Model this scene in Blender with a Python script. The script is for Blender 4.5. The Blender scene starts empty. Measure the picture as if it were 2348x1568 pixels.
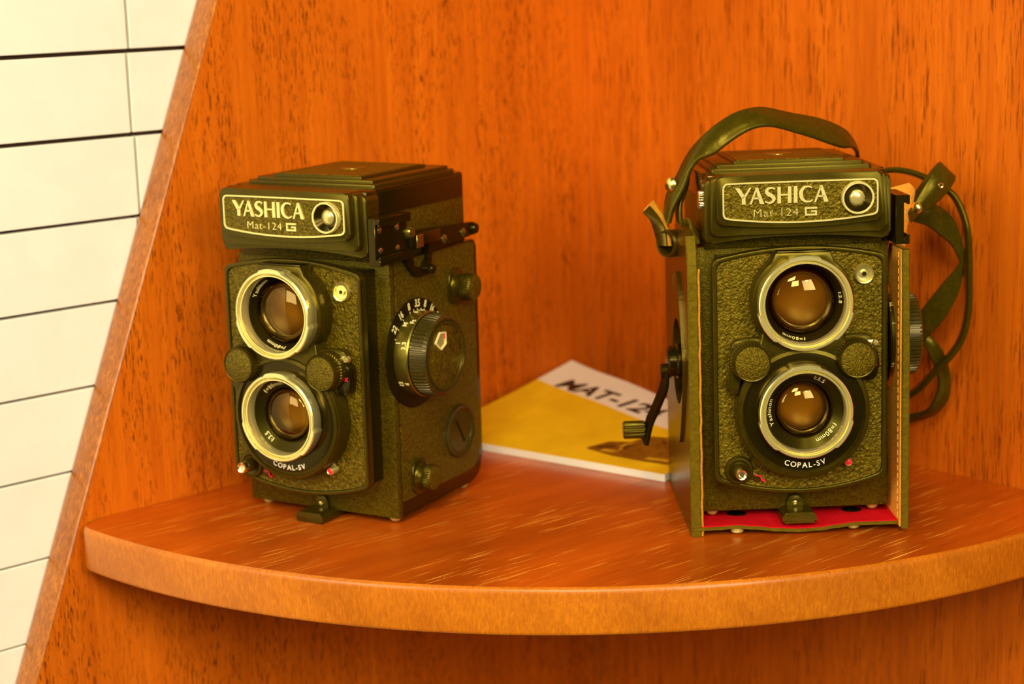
import bpy, bmesh, math, random
from mathutils import Matrix, Vector
random.seed(7)
SC = bpy.context.scene
COL = SC.collection
MM = 0.001
PI = math.pi
R = math.radians

# ------------------------------------------------------------------ camera
PITCH, ROLL, CAM_H, FPX = 0.20498, -0.0274884, 227.41, 4139.7
fwd = Vector((0, math.cos(PITCH), -math.sin(PITCH)))
up0 = Vector((0, math.sin(PITCH), math.cos(PITCH)))
rt0 = Vector((1, 0, 0))
rt = math.cos(ROLL) * rt0 + math.sin(ROLL) * up0
up = -math.sin(ROLL) * rt0 + math.cos(ROLL) * up0
cd = bpy.data.cameras.new('camera')
co = bpy.data.objects.new('camera', cd)
COL.objects.link(co)
m = Matrix((rt, up, -fwd)).transposed().to_4x4()
m.translation = Vector((0, 0, CAM_H * MM))
co.matrix_world = m
cd.sensor_width = 36
cd.lens = FPX / 2348 * 36
cd.clip_start = 0.01
cd.clip_end = 20
cd.dof.use_dof = True
cd.dof.focus_distance = 0.690
cd.dof.aperture_fstop = 10
SC.camera = co

# ------------------------------------------------------------------ world, lights, exposure
w = bpy.data.worlds.new('world')
SC.world = w
w.use_nodes = True
w.node_tree.nodes['Background'].inputs[0].default_value = (1.0, 0.78, 0.42, 1)
w.node_tree.nodes['Background'].inputs[1].default_value = 0.10
SC.view_settings.view_transform = 'Standard'
SC.view_settings.look = 'None'
SC.view_settings.exposure = 0
SC.view_settings.gamma = 1
SC.view_settings.use_curve_mapping = False


def area(name, loc, target, sx, sy, power, color, spread=180):
    l = bpy.data.lights.new(name, 'AREA')
    l.shape = 'RECTANGLE'
    l.size, l.size_y = sx * MM, sy * MM
    l.energy = power
    l.color = color
    l.spread = R(spread)
    o = bpy.data.objects.new(name, l)
    COL.objects.link(o)
    loc, target = Vector(loc) * MM, Vector(target) * MM
    o.location = loc
    o.rotation_euler = (target - loc).to_track_quat('-Z', 'Y').to_euler()
    return o


# ceiling panel behind the photographer (main light), window to the left, added fills right and front, small ceiling lamps
area('ceiling_panel_light', (-150, -420, 1000), (60, 800, 40), 360, 360, 10.0, (1.0, 0.90, 0.62))
area('left_window_light', (-690, -20, 420), (0, 760, 70), 420, 440, 5.2, (1.0, 0.93, 0.72))
area('right_fill_light', (520, -520, 520), (-400, 560, 90), 420, 460, 3.3, (1.0, 0.93, 0.74), 100)  # added fill that brightens the white wall and left panel, no known window
area('front_fill_light', (60, -420, 560), (30, 860, 60), 240, 240, 4.6, (1.0, 0.88, 0.58))  # added fill from the camera side to lift the dark shelf corner
for lx, ly, lz in ((-160, -260, 760), (260, 60, 900), (420, -300, 600)):
    area('ceiling_lamp', (lx, ly, lz), (60, 760, 60), 60, 60, 0.8, (1.0, 0.86, 0.45))

# ------------------------------------------------------------------ materials
def nodes(name):
    mt = bpy.data.materials.new(name)
    mt.use_nodes = True
    nt = mt.node_tree
    return mt, nt, nt.nodes['Principled BSDF']


def add(nt, kind, **kw):
    n = nt.nodes.new(kind)
    for k, v in kw.items():
        setattr(n, k, v)
    return n


def ramp(nt, fac, stops):
    n = add(nt, 'ShaderNodeValToRGB')
    el = n.color_ramp.elements
    while len(el) < len(stops):
        el.new(0.5)
    for e, (p, c) in zip(el, stops):
        e.position = p
        e.color = (*c, 1) if len(c) == 3 else c
    nt.links.new(fac, n.inputs[0])
    return n.outputs[0]


def mapped(nt, scale, rot=(0, 0, 0), loc=(0, 0, 0)):
    tc = add(nt, 'ShaderNodeTexCoord')
    mp = add(nt, 'ShaderNodeMapping')
    # turn into the grain direction first, then scale
    mp.vector_type = 'TEXTURE'
    mp.inputs['Scale'].default_value = tuple(1.0 / q for q in scale)
    mp.inputs['Rotation'].default_value = rot
    mp.inputs['Location'].default_value = tuple(-q / p for q, p in zip(loc, scale))
    nt.links.new(tc.outputs['Object'], mp.inputs['Vector'])
    return mp.outputs[0]


def noise(nt, vec, scale=1.0, detail=3, rough=0.55, dist=0.0):
    n = add(nt, 'ShaderNodeTexNoise')
    n.inputs['Scale'].default_value = scale
    n.inputs['Detail'].default_value = detail
    n.inputs['Roughness'].default_value = rough
    n.inputs['Distortion'].default_value = dist
    nt.links.new(vec, n.inputs['Vector'])
    return n.outputs[0]


def mixc(nt, fac, a, b, mode='MIX'):
    n = add(nt, 'ShaderNodeMix', data_type='RGBA', blend_type=mode)
    for s, v in ((0, fac), (6, a), (7, b)):
        if isinstance(v, (int, float)):
            n.inputs[s].default_value = v
        elif isinstance(v, tuple):
            n.inputs[s].default_value = (*v, 1)
        else:
            nt.links.new(v, n.inputs[s])
    return n.outputs[2]


def bump(nt, bs, h, strength, dist):
    b = add(nt, 'ShaderNodeBump')
    b.inputs['Strength'].default_value = strength
    b.inputs['Distance'].default_value = dist
    nt.links.new(h, b.inputs['Height'])
    nt.links.new(b.outputs[0], bs.inputs['Normal'])


def setp(bs, color=None, rough=0.5, metal=0.0, spec=0.5, tint=None, coat=0.0, coat_rough=0.1):
    if color is not None:
        bs.inputs['Base Color'].default_value = (*color, 1)
    bs.inputs['Roughness'].default_value = rough
    bs.inputs['Metallic'].default_value = metal
    bs.inputs['Specular IOR Level'].default_value = spec
    if tint:
        bs.inputs['Specular Tint'].default_value = (*tint, 1)
    bs.inputs['Coat Weight'].default_value = coat
    bs.inputs['Coat Roughness'].default_value = coat_rough


YEL = (1.0, 0.76, 0.10)


def plain(name, color, rough=0.5, metal=0.0, spec=0.5, tint=None, coat=0.0, speck=0.12, sscale=900):
    mt, nt, bs = nodes(name)
    setp(bs, color, rough, metal, spec, tint, coat)
    if speck:
        f = noise(nt, mapped(nt, (sscale,) * 3), 1.0, 4)
        c = ramp(nt, f, [(0.3, tuple(x * (1 - speck) for x in color)), (0.7, tuple(min(1, x * (1 + speck)) for x in color))])
        nt.links.new(c, bs.inputs['Base Color'])
    return mt


def wood_upright(name, rot, dark, mid, light, pore, pore_amt=1.0, pore_z=180):
    """veneer with vertical grain; local X runs along the panel, Z is up"""
    mt, nt, bs = nodes(name)
    f1 = noise(nt, mapped(nt, (330, 330, 13), rot), 1.0, 5, 0.6, 0.3)
    f2 = noise(nt, mapped(nt, (22, 22, 3.5), rot, (3, 1, 7)), 1.0, 3, 0.5, 0.3)
    base = ramp(nt, f1, [(0.25, dark), (0.5, mid), (0.78, light)])
    big = ramp(nt, f2, [(0.3, (0.82, 0.76, 0.7)), (0.65, (1.05, 1.05, 1.0))])
    base = mixc(nt, 1.0, base, big, 'MULTIPLY')
    # short dark pores
    p = noise(nt, mapped(nt, (1750, 1750, pore_z), rot, (11, 5, 2)), 1.0, 2, 0.5, 0.2)
    dens = noise(nt, mapped(nt, (60, 60, 12), rot, (1, 8, 4)), 1.0, 2)
    dm = ramp(nt, dens, [(0.36, (0.15, 0.15, 0.15)), (0.58, (1, 1, 1))])
    pm = ramp(nt, p, [(0.575, (0, 0, 0)), (0.63, (pore_amt,) * 3)])
    pf = mixc(nt, 1.0, pm, dm, 'MULTIPLY')
    c = mixc(nt, pf, base, pore)
    nt.links.new(c, bs.inputs['Base Color'])
    setp(bs, None, 0.45, 0, 0.18, (1.0, 0.6, 0.25))
    bump(nt, bs, pf, -0.25, 0.0004)
    return mt


M = {}
M['veneer_left'] = wood_upright('veneer_left', (0, 0, R(42)), (0.52, 0.098, 0.0035), (0.63, 0.130, 0.0045), (0.74, 0.170, 0.006), (0.085, 0.018, 0.001), 0.85)
M['veneer_right'] = wood_upright('veneer_right', (0, 0, -R(48)), (0.50, 0.092, 0.0035), (0.61, 0.124, 0.0045), (0.72, 0.165, 0.006), (0.15, 0.026, 0.001), 0.8, 85)


def wood_top():
    mt, nt, bs = nodes('shelf_top_wood')
    rot = (0, 0, R(40))
    f1 = noise(nt, mapped(nt, (12, 150, 150), rot), 1.0, 5, 0.6, 0.5)
    base = ramp(nt, f1, [(0.25, (0.47, 0.076, 0.003)), (0.5, (0.54, 0.092, 0.0036)), (0.78, (0.60, 0.112, 0.0044))])
    big = noise(nt, mapped(nt, (9, 22, 9), rot, (2, 4, 6)), 1.0, 3)
    base = mixc(nt, 1.0, base, ramp(nt, big, [(0.3, (0.62, 0.55, 0.5)), (0.65, (1.05, 1.02, 1.0))]), 'MULTIPLY')
    # pale scratches along the grain, in patches
    s = noise(nt, mapped(nt, (38, 1500, 400), rot, (7, 3, 1)), 1.0, 1, 0.5, 0.1)
    patch = noise(nt, mapped(nt, (15, 30, 10), rot, (9, 2, 3)), 1.0, 2)
    sm = mixc(nt, 1.0, ramp(nt, s, [(0.655, (0, 0, 0)), (0.695, (1, 1, 1))]), ramp(nt, patch, [(0.42, (0, 0, 0)), (0.58, (1, 1, 1))]), 'MULTIPLY')
    c = mixc(nt, sm, base, (0.95, 0.40, 0.045))
    d = noise(nt, mapped(nt, (50, 700, 300), rot, (1, 13, 5)), 1.0, 2)
    dm = ramp(nt, d, [(0.64, (0, 0, 0)), (0.72, (0.3, 0.3, 0.3))])
    c = mixc(nt, dm, c, (0.14, 0.018, 0.001))
    nt.links.new(c, bs.inputs['Base Color'])
    setp(bs, None, 0.30, 0, 0.45, (1.0, 0.55, 0.2), 0.25, 0.16)
    bump(nt, bs, s, 0.08, 0.0003)
    return mt


def wood_edge(name, a, b, c3, rough=0.35, coat=0.35, grain=(900, 900, 300)):
    mt, nt, bs = nodes(name)
    f1 = noise(nt, mapped(nt, grain), 1.0, 4, 0.6, 0.6)
    f2 = noise(nt, mapped(nt, (20, 20, 45), (0, R(35), 0)), 1.0, 3)
    base = ramp(nt, f1, [(0.28, a), (0.5, b), (0.75, c3)])
    base = mixc(nt, 1.0, base, ramp(nt, f2, [(0.35, (0.84, 0.78, 0.7)), (0.65, (1.06, 1.06, 1))]), 'MULTIPLY')
    nt.links.new(base, bs.inputs['Base Color'])
    setp(bs, None, rough, 0, 0.4, (1, 0.75, 0.55), coat, 0.2)
    bump(nt, bs, f1, 0.35, 0.0006)
    return mt


M['shelf_top'] = wood_top()
M['edge'] = wood_edge('pale_edge_wood', (0.44, 0.112, 0.003), (0.54, 0.148, 0.004), (0.66, 0.20, 0.007), 0.40, 0.35)
M['panel_edge'] = wood_edge('panel_edge_wood', (0.22, 0.055, 0.002), (0.36, 0.098, 0.003), (0.60, 0.19, 0.02), 0.30, 0.45, (850, 850, 70))
M['white_board'] = plain('white_board', (0.85, 0.80, 0.70), 0.55, speck=0.03, sscale=60)
M['gap'] = plain('dark_gap', (0.05, 0.022, 0.006), 0.9)


def leather_grain(name, color, scale, strength, rough=0.42, spec=0.5, tint=YEL, var=0.55):
    mt, nt, bs = nodes(name)
    setp(bs, color, rough, 0, spec, tint)
    v = add(nt, 'ShaderNodeTexVoronoi')
    v.inputs['Scale'].default_value = 1.0
    mp = mapped(nt, (scale,) * 3)
    nz = add(nt, 'ShaderNodeTexNoise')
    nz.inputs['Scale'].default_value = 0.9
    nz.inputs['Detail'].default_value = 2
    nt.links.new(mp, nz.inputs['Vector'])
    mx = add(nt, 'ShaderNodeMix', data_type='VECTOR')
    mx.inputs[0].default_value = 0.55
    nt.links.new(mp, mx.inputs[4])
    nt.links.new(nz.outputs['Color'], mx.inputs[5])
    nt.links.new(mp, v.inputs['Vector'])
    n2 = noise(nt, mp, 0.75, 3, 0.5, 1.2)
    h = mixc(nt, 0.7, v.outputs['Distance'], n2)
    bump(nt, bs, h, strength, 0.0011)
    c = ramp(nt, n2, [(0.36, tuple(x * (1 - var) for x in color)), (0.66, tuple(x * (1 + var) for x in color))])
    nt.links.new(c, bs.inputs['Base Color'])
    return mt


M['leatherette'] = leather_grain('grained_leatherette', (0.070, 0.044, 0.0014), 720, 1.0, 0.36, 0.8)
M['leatherette_fine'] = leather_grain('fine_leatherette', (0.074, 0.047, 0.0015), 1350, 0.8, 0.36, 0.8)
M['black_paint'] = plain('black_enamel', (0.025, 0.0165, 0.0006), 0.30, spec=0.8, tint=YEL, speck=0.25, sscale=500)
M['black_gloss'] = plain('gloss_black_enamel', (0.011, 0.0075, 0.0004), 0.18, spec=0.5, tint=(1, 0.72, 0.2), speck=0.2)
M['crackle'] = leather_grain('crackle_paint', (0.056, 0.037, 0.0013), 1300, 0.35, 0.40)
M['deep_black'] = plain('deep_black', (0.008, 0.005, 0.0004), 0.5, spec=0.2, tint=YEL, speck=0)
M['chrome'] = plain('chrome', (1.0, 0.90, 0.48), 0.20, 1.0, speck=0.04)
M['silver'] = plain('satin_silver', (0.98, 0.82, 0.30), 0.27, 0.65, speck=0.05)
M['satin_metal'] = plain('satin_metal', (1.0, 0.84, 0.30), 0.24, 0.9, speck=0.05)
M['steel'] = plain('dull_steel', (0.62, 0.50, 0.14), 0.3, 1.0, speck=0.1)
M['paint_cream'] = plain('cream_paint', (0.90, 0.78, 0.30), 0.5, speck=0.03)
M['paint_white'] = plain('white_paint', (0.95, 0.88, 0.62), 0.45, speck=0.03)
M['paint_red'] = plain('red_paint', (0.80, 0.012, 0.03), 0.4, speck=0.03)
M['brass_dot'] = plain('brass', (0.95, 0.75, 0.2), 0.25, 1.0, speck=0.05)
M['bulb'] = plain('frosted_bulb', (0.80, 0.66, 0.22), 0.22, 0.6, speck=0.05)
M['foot_metal'] = plain('pale_foot', (0.62, 0.50, 0.13), 0.35, 0.3, speck=0.05)
M['ring_metal'] = plain('bayonet_metal', (1.0, 0.88, 0.36), 0.24, 0.80, speck=0.04)
M['ribbed'] = plain('black_ribbed_metal', (0.075, 0.052, 0.006), 0.28, 0.5, speck=0.2)
M['ring_black'] = plain('satin_black_metal', (0.25, 0.19, 0.02), 0.28, 0.85, speck=0.1)
M['barrel'] = plain('lens_barrel_black', (0.012, 0.008, 0.0008), 0.3, spec=0.4, tint=YEL, speck=0)
M['felt_red'] = leather_grain('red_felt', (0.62, 0.006, 0.012), 2200, 0.3, 0.9, 0.1, (1, .3, .2), var=0.14)
M['suede'] = leather_grain('tan_suede', (0.88, 0.36, 0.040), 1400, 0.5, 0.85, 0.15, (1, .6, .2), var=0.14)
M['suede_edge'] = leather_grain('tan_leather_edge', (0.52, 0.22, 0.016), 900, 0.5, 0.8, 0.2, (1, .7, .2), var=0.14)
M['case_leather'] = leather_grain('dark_case_leather', (0.045, 0.024, 0.001), 500, 0.10, 0.26, 0.5, (1, .72, .16), var=0.14)
M['case_edge'] = leather_grain('worn_leather_edge', (0.105, 0.067, 0.0026), 420, 0.4, 0.55, 0.4, YEL, var=0.14)
M['strap_leather'] = leather_grain('dark_strap_leather', (0.045, 0.032, 0.001), 420, 0.10, 0.27, 0.5, YEL, var=0.14)
M['stitch'] = plain('pale_thread', (0.85, 0.42, 0.06), 0.7, speck=0.1)
M['paper_white'] = plain('white_paper', (0.93, 0.88, 0.74), 0.35, speck=0.02, coat=0.2)
M['paper_gold'] = plain('gold_printed_paper', (0.95, 0.60, 0.012), 0.22, spec=0.5, tint=(1, .85, .4), speck=0.10, sscale=60, coat=0.3)
M['ink_black'] = plain('black_ink', (0.02, 0.011, 0.002), 0.4, speck=0.1)
M['ink_brown'] = plain('brown_ink', (0.22, 0.095, 0.004), 0.35, speck=0.3, sscale=300)
M['ink_brown_light'] = plain('light_brown_ink', (0.62, 0.34, 0.010), 0.35, speck=0.2, sscale=300)
M['ink_brown_deep'] = plain('deep_brown_ink', (0.09, 0.036, 0.002), 0.35, speck=0.2, sscale=300)

mt, nt, bs = nodes('lens_amber')
setp(bs, (0.22, 0.098, 0.004), 0.32, 0, 0.5, (1, 0.8, 0.3))
M['lens_amber'] = mt

mt = bpy.data.materials.new('coated_glass')
mt.use_nodes = True
nt = mt.node_tree
nt.nodes.remove(nt.nodes['Principled BSDF'])
tr = add(nt, 'ShaderNodeBsdfTransparent')
tr.inputs[0].default_value = (0.93, 0.80, 0.5, 1)
gl = add(nt, 'ShaderNodeBsdfGlossy')
gl.inputs['Color'].default_value = (0.85, 0.60, 0.22, 1)
gl.inputs['Roughness'].default_value = 0.03
fr = add(nt, 'ShaderNodeFresnel')
fr.inputs['IOR'].default_value = 1.75
ms = add(nt, 'ShaderNodeMixShader')
nt.links.new(fr.outputs[0], ms.inputs[0])
nt.links.new(tr.outputs[0], ms.inputs[1])
nt.links.new(gl.outputs[0], ms.inputs[2])
nt.links.new(ms.outputs[0], nt.nodes['Material Output'].inputs[0])
M['glass'] = mt

# ------------------------------------------------------------------ mesh helpers (all lengths in mm)
def frame(kind, o):
    o = Vector(o)
    X, Y, Z = {'F': ((1, 0, 0), (0, 0, 1), (0, -1, 0)), 'R': ((0, 1, 0), (0, 0, 1), (1, 0, 0)),
               'L': ((0, -1, 0), (0, 0, 1), (-1, 0, 0)), 'T': ((1, 0, 0), (0, 1, 0), (0, 0, 1)),
               'D': ((1, 0, 0), (0, -1, 0), (0, 0, -1))}[kind]
    mm = Matrix((X, Y, Z)).transposed().to_4x4()
    mm.translation = o
    return mm


def rrect(x0, x1, y0, y1, r, n=5):
    pts = []
    for cx, cy, a in ((x1 - r, y1 - r, 0), (x0 + r, y1 - r, 90), (x0 + r, y0 + r, 180), (x1 - r, y0 + r, 270)):
        for i in range(n + 1):
            t = R(a + 90 * i / n)
            pts.append((cx + r * math.cos(t), cy + r * math.sin(t)))
    return pts


def round_poly(pts, r, n=4):
    out = []
    N = len(pts)
    for i in range(N):
        p, a, b = Vector(pts[i]), Vector(pts[i - 1]), Vector(pts[(i + 1) % N])
        rr = r[i] if isinstance(r, (list, tuple)) else r
        da, db = (a - p), (b - p)
        ang = da.angle(db)
        if rr <= 0 or ang > R(172):
            out.append(tuple(p))
            continue
        d = min(rr / math.tan(ang / 2), da.length * 0.48, db.length * 0.48)
        pa, pb = p + da.normalized() * d, p + db.normalized() * d
        for k in range(n + 1):
            t = k / n
            q = pa * (1 - t) ** 2 + p * 2 * t * (1 - t) + pb * t * t
            out.append(tuple(q))
    return out


def arched(hw, zb, zt, cb, ct, r):
    """outline with half width hw, corner heights zb / zt and bowed bottom / top (middle heights cb / ct)"""
    pts = []
    n = 12
    for i in range(n + 1):
        x = hw * (1 - 2 * i / n)
        pts.append((x, ct + (zt - ct) * (x / hw) ** 2))
    for i in range(n + 1):
        x = -hw * (1 - 2 * i / n)
        pts.append((x, cb + (zb - cb) * (x / hw) ** 2))
    rr = [0] * len(pts)
    for k in (0, n, n + 1, 2 * n + 1):
        rr[k] = r
    # thin out the points inside the corner rounding
    return round_poly([p for i, p in enumerate(pts) if rr[i] or abs(abs(p[0]) - hw) > r * 1.1],
                      [rr[i] for i, p in enumerate(pts) if rr[i] or abs(abs(p[0]) - hw) > r * 1.1])


def circle(r, n=48, cx=0, cy=0):
    return [(cx + r * math.cos(2 * PI * i / n), cy + r * math.sin(2 * PI * i / n)) for i in range(n)]


def smooth_path(pts, sub=6, closed=False):
    P = [Vector(p) for p in pts]
    out = []
    n = len(P)
    for i in range(n - 1):
        p0, p1, p2, p3 = P[max(i - 1, 0)], P[i], P[i + 1], P[min(i + 2, n - 1)]
        for k in range(sub):
            t = k / sub
            out.append(0.5 * ((2 * p1) + (p2 - p0) * t + (2 * p0 - 5 * p1 + 4 * p2 - p3) * t * t + (3 * p1 - p0 - 3 * p2 + p3) * t ** 3))
    out.append(P[-1])
    return out


class MB:
    def __init__(self):
        self.bm = bmesh.new()

    def merge(self, b, mtx=None, recalc=True):
        if mtx is not None:
            bmesh.ops.transform(b, matrix=mtx, verts=b.verts)
        if recalc:
            bmesh.ops.recalc_face_normals(b, faces=b.faces)
        me = bpy.data.meshes.new('tmp')
        b.to_mesh(me)
        b.free()
        self.bm.from_mesh(me)
        bpy.data.meshes.remove(me)
        return self

    def box(self, x0, x1, y0, y1, z0, z1, bev=0.0, seg=2, mtx=None):
        b = bmesh.new()
        bmesh.ops.create_cube(b, size=1)
        for v in b.verts:
            v.co = Vector((x0 + (v.co.x + .5) * (x1 - x0), y0 + (v.co.y + .5) * (y1 - y0), z0 + (v.co.z + .5) * (z1 - z0)))
        if bev:
            bmesh.ops.bevel(b, geom=list(b.edges), offset=bev, segments=seg, profile=0.5, affect='EDGES')
        return self.merge(b, mtx)

    def prism(self, poly, mtx, z0, z1, bev=0.0, seg=2, back=False):
        b = bmesh.new()
        n = len(poly)
        lo = [b.verts.new((p[0], p[1], z0)) for p in poly]
        hi = [b.verts.new((p[0], p[1], z1)) for p in poly]
        b.faces.new(lo[::-1])
        top = b.faces.new(hi)
        for i in range(n):
            b.faces.new((lo[i], lo[(i + 1) % n], hi[(i + 1) % n], hi[i]))
        if bev:
            ed = list(top.edges)
            if back:
                hs = set(lo)
                ed += [e for e in b.edges if e.verts[0] in hs and e.verts[1] in hs]
            bmesh.ops.bevel(b, geom=ed, offset=bev, segments=seg, profile=0.5, affect='EDGES')
        return self.merge(b, mtx)

    def prism_hole(self, outer, holes, mtx, z0, z1, bev=0.0, seg=2):
        b = bmesh.new()
        loops = []
        for poly in [outer] + holes:
            vs = [b.verts.new((p[0], p[1], z0)) for p in poly]
            loops.append(vs)
            for i in range(len(vs)):
                b.edges.new((vs[i], vs[(i + 1) % len(vs)]))
        bmesh.ops.triangle_fill(b, use_beauty=True, use_dissolve=False, edges=list(b.edges))
        r = bmesh.ops.extrude_face_region(b, geom=list(b.faces))
        for v in [g for g in r['geom'] if isinstance(g, bmesh.types.BMVert)]:
            v.co.z = z1
        if bev:
            ed = [e for e in b.edges if all(abs(v.co.z - z1) < 1e-6 for v in e.verts) and any(any(abs(v.co.z - z0) < 1e-6 for v in f.verts) for f in e.link_faces)]
            bmesh.ops.bevel(b, geom=ed, offset=bev, segments=seg, profile=0.5, affect='EDGES')
        return self.merge(b, mtx)

    def lathe(self, prof, mtx, seg=64, rmod=None, closed=False):
        """prof: (radius, height along the axis)"""
        b = bmesh.new()
        rings = []
        for r, h in prof:
            if r < 1e-6:
                rings.append([b.verts.new((0, 0, h))])
            else:
                rings.append([b.verts.new(((rmod(r, h, 2 * PI * i / seg) if rmod else r) * math.cos(2 * PI * i / seg),
                                           (rmod(r, h, 2 * PI * i / seg) if rmod else r) * math.sin(2 * PI * i / seg), h)) for i in range(seg)])
        prs = list(zip(rings, rings[1:]))
        if closed:
            prs.append((rings[-1], rings[0]))
        for A, B in prs:
            for i in range(seg):
                j = (i + 1) % seg
                if len(A) == 1 and len(B) == 1:
                    break
                if len(A) == 1:
                    b.faces.new((A[0], B[j], B[i]))
                elif len(B) == 1:
                    b.faces.new((A[i], A[j], B[0]))
                else:
                    b.faces.new((A[i], A[j], B[j], B[i]))
        return self.merge(b, mtx)

    def tube(self, path, r, seg=10):
        b = bmesh.new()
        P = [Vector(p) for p in path]
        rings = []
        nrm = None
        for i, p in enumerate(P):
            t = (P[min(i + 1, len(P) - 1)] - P[max(i - 1, 0)]).normalized()
            if nrm is None:
                nrm = t.orthogonal().normalized()
            nrm = (nrm - t * nrm.dot(t)).normalized()
            bn = t.cross(nrm)
            rr = r[i] if isinstance(r, (list, tuple)) else r
            rings.append([b.verts.new(p + rr * (math.cos(2 * PI * k / seg) * nrm + math.sin(2 * PI * k / seg) * bn)) for k in range(seg)])
        for A, B in zip(rings, rings[1:]):
            for k in range(seg):
                b.faces.new((A[k], A[(k + 1) % seg], B[(k + 1) % seg], B[k]))
        b.faces.new(rings[0][::-1])
        b.faces.new(rings[-1])
        return self.merge(b)

    def ribbon(self, A, B, th, sub=6, n=32):
        """flat band between two edge curves, th thick, with softened edges"""
        def resample(pts):
            q = smooth_path(pts, sub)
            d = [0]
            for a, c in zip(q, q[1:]):
                d.append(d[-1] + (c - a).length)
            out = []
            for i in range(n + 1):
                t = d[-1] * i / n
                k = max(j for j in range(len(d)) if d[j] <= t + 1e-9)
                k = min(k, len(q) - 2)
                f = (t - d[k]) / max(1e-9, d[k + 1] - d[k])
                out.append(q[k].lerp(q[k + 1], min(1, f)))
            return out
        A, B = resample(A), resample(B)
        b = bmesh.new()
        rings = []
        for i in range(n + 1):
            a, c = A[i], B[i]
            t = (A[min(i + 1, n)] + B[min(i + 1, n)] - A[max(i - 1, 0)] - B[max(i - 1, 0)]).normalized()
            wv = (c - a)
            nr = t.cross(wv).normalized()
            wd = wv.normalized()
            e = min(th * 0.3, wv.length * 0.3)
            h = th / 2
            prof = [a + nr * (h - e), a + wd * e + nr * h, c - wd * e + nr * h, c + nr * (h - e), c - nr * (h - e), c - wd * e - nr * h, a + wd * e - nr * h, a - nr * (h - e)]
            rings.append([b.verts.new(p) for p in prof])
        for P, Q in zip(rings, rings[1:]):
            for k in range(8):
                b.faces.new((P[k], P[(k + 1) % 8], Q[(k + 1) % 8], Q[k]))
        b.faces.new(rings[0][::-1])
        b.faces.new(rings[-1])
        return self.merge(b)

    def strokes(self, polys, mtx, z0, z1):
        for p in polys:
            self.prism(p, mtx, z0, z1)
        return self

    def text(self, s, mtx, height, depth=0.12, width=None, align='L', bold=0.0):
        b, wd = glyphs(s, height, depth, bold)
        sx = (width / wd) if width else 1.0
        off = {'L': 0, 'C': -wd * sx / 2, 'R': -wd * sx}[align]
        bmesh.ops.transform(b, matrix=Matrix.Translation((off, 0, 0)) @ Matrix.Diagonal((sx, 1, 1, 1)), verts=b.verts)
        return self.merge(b, mtx, recalc=False)

    def ring_text(self, s, mtx, r, mid_deg, height, h, depth=0.1, gap=1.18, slope=0.0, flip=1):
        """letters around a circle, tops outward, clockwise for the viewer; slope tips the letters towards the axis"""
        ws = []
        for ch in s:
            if ch == ' ':
                ws.append(height * 0.55)
            else:
                b, wd = glyphs(ch, height, depth)
                b.free()
                ws.append(wd * gap + height * 0.16)
        tot = sum(ws)
        a = R(mid_deg) + tot / 2 / r
        for ch, wd in zip(s, ws):
            am = a - wd / 2 / r
            a -= wd / r
            if ch == ' ':
                continue
            b, g = glyphs(ch, height, depth)
            bmesh.ops.transform(b, matrix=Matrix.Translation((-g / 2, -height / 2, 0)), verts=b.verts)
            loc = Matrix.Translation((r * math.cos(am), r * math.sin(am), h)) @ Matrix.Rotation(am - PI / 2, 4, 'Z') @ Matrix.Rotation(slope, 4, 'X')
            self.merge(b, mtx @ loc, recalc=False)
        return self

    def build(self, name, mat, parent=None, smooth=38, label=None):
        me = bpy.data.meshes.new(name)
        bmesh.ops.scale(self.bm, vec=(MM, MM, MM), verts=self.bm.verts)
        self.bm.to_mesh(me)
        self.bm.free()
        me.materials.append(M[mat])
        if smooth:
            for p in me.polygons:
                p.use_smooth = True
            me.set_sharp_from_angle(angle=R(smooth))
        o = bpy.data.objects.new(name, me)
        COL.objects.link(o)
        if parent:
            o.parent = parent
        if label:
            o['label'] = label
        return o


_GL = {}


def glyphs(s, height, depth, bold=0.0):
    """bmesh of a text set in the built-in typeface, cap height = height, starting at x = 0"""
    key = (s, bold)
    if key not in _GL:
        cu = bpy.data.curves.new('glyph', 'FONT')
        cu.body = s
        cu.size = 1.0
        cu.extrude = 0.5
        cu.offset = bold
        cu.resolution_u = 4
        cu.space_character = 1.12 if bold < 0 else 1.0
        o = bpy.data.objects.new('glyph', cu)
        me = bpy.data.meshes.new_from_object(o)
        bpy.data.objects.remove(o)
        bpy.data.curves.remove(cu)
        _GL[key] = ([tuple(v.co) for v in me.vertices], [tuple(p.vertices) for p in me.polygons])
        bpy.data.meshes.remove(me)
    vs, fs = _GL[key]
    k = height / 0.70
    x0 = min(v[0] for v in vs)
    x1 = max(v[0] for v in vs)
    b = bmesh.new()
    bv = [b.verts.new(((v[0] - x0) * k, v[1] * k, (v[2] + 0.5) * depth)) for v in vs]
    for f in fs:
        try:
            b.faces.new([bv[i] for i in f])
        except ValueError:
            pass
    return b, (x1 - x0) * k


def glyph_width(s, height, bold=0.0):
    b, wd = glyphs(s, height, 0.1, bold)
    b.free()
    return wd


def empty(name, label, cat, loc=(0, 0, 0), rot=None, group=None):
    o = bpy.data.objects.new(name, None)
    COL.objects.link(o)
    o.empty_display_size = 0.02
    if rot is None:
        o.location = Vector(loc) * MM
    else:
        mm = rot.to_4x4()
        mm.translation = Vector(loc) * MM
        o.matrix_world = mm
    o['label'] = label
    o['category'] = cat
    if group:
        o['group'] = group
    return o


# ------------------------------------------------------------------ the setting
KX, KY = 43.0, 947.0                       # the corner where the two panels meet
A42 = R(42)
U = Vector((math.cos(A42), math.sin(A42), 0))
NL = Vector((math.sin(A42), -math.cos(A42), 0))     # left panel faces this way
V = NL.copy()                                        # right panel runs this way
NR = -U


def wall_frame(run, nrm):
    mm = Matrix((run, Vector((0, 0, 1)), nrm)).transposed().to_4x4()
    mm.translation = Vector((KX, KY, 0))
    return mm


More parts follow.
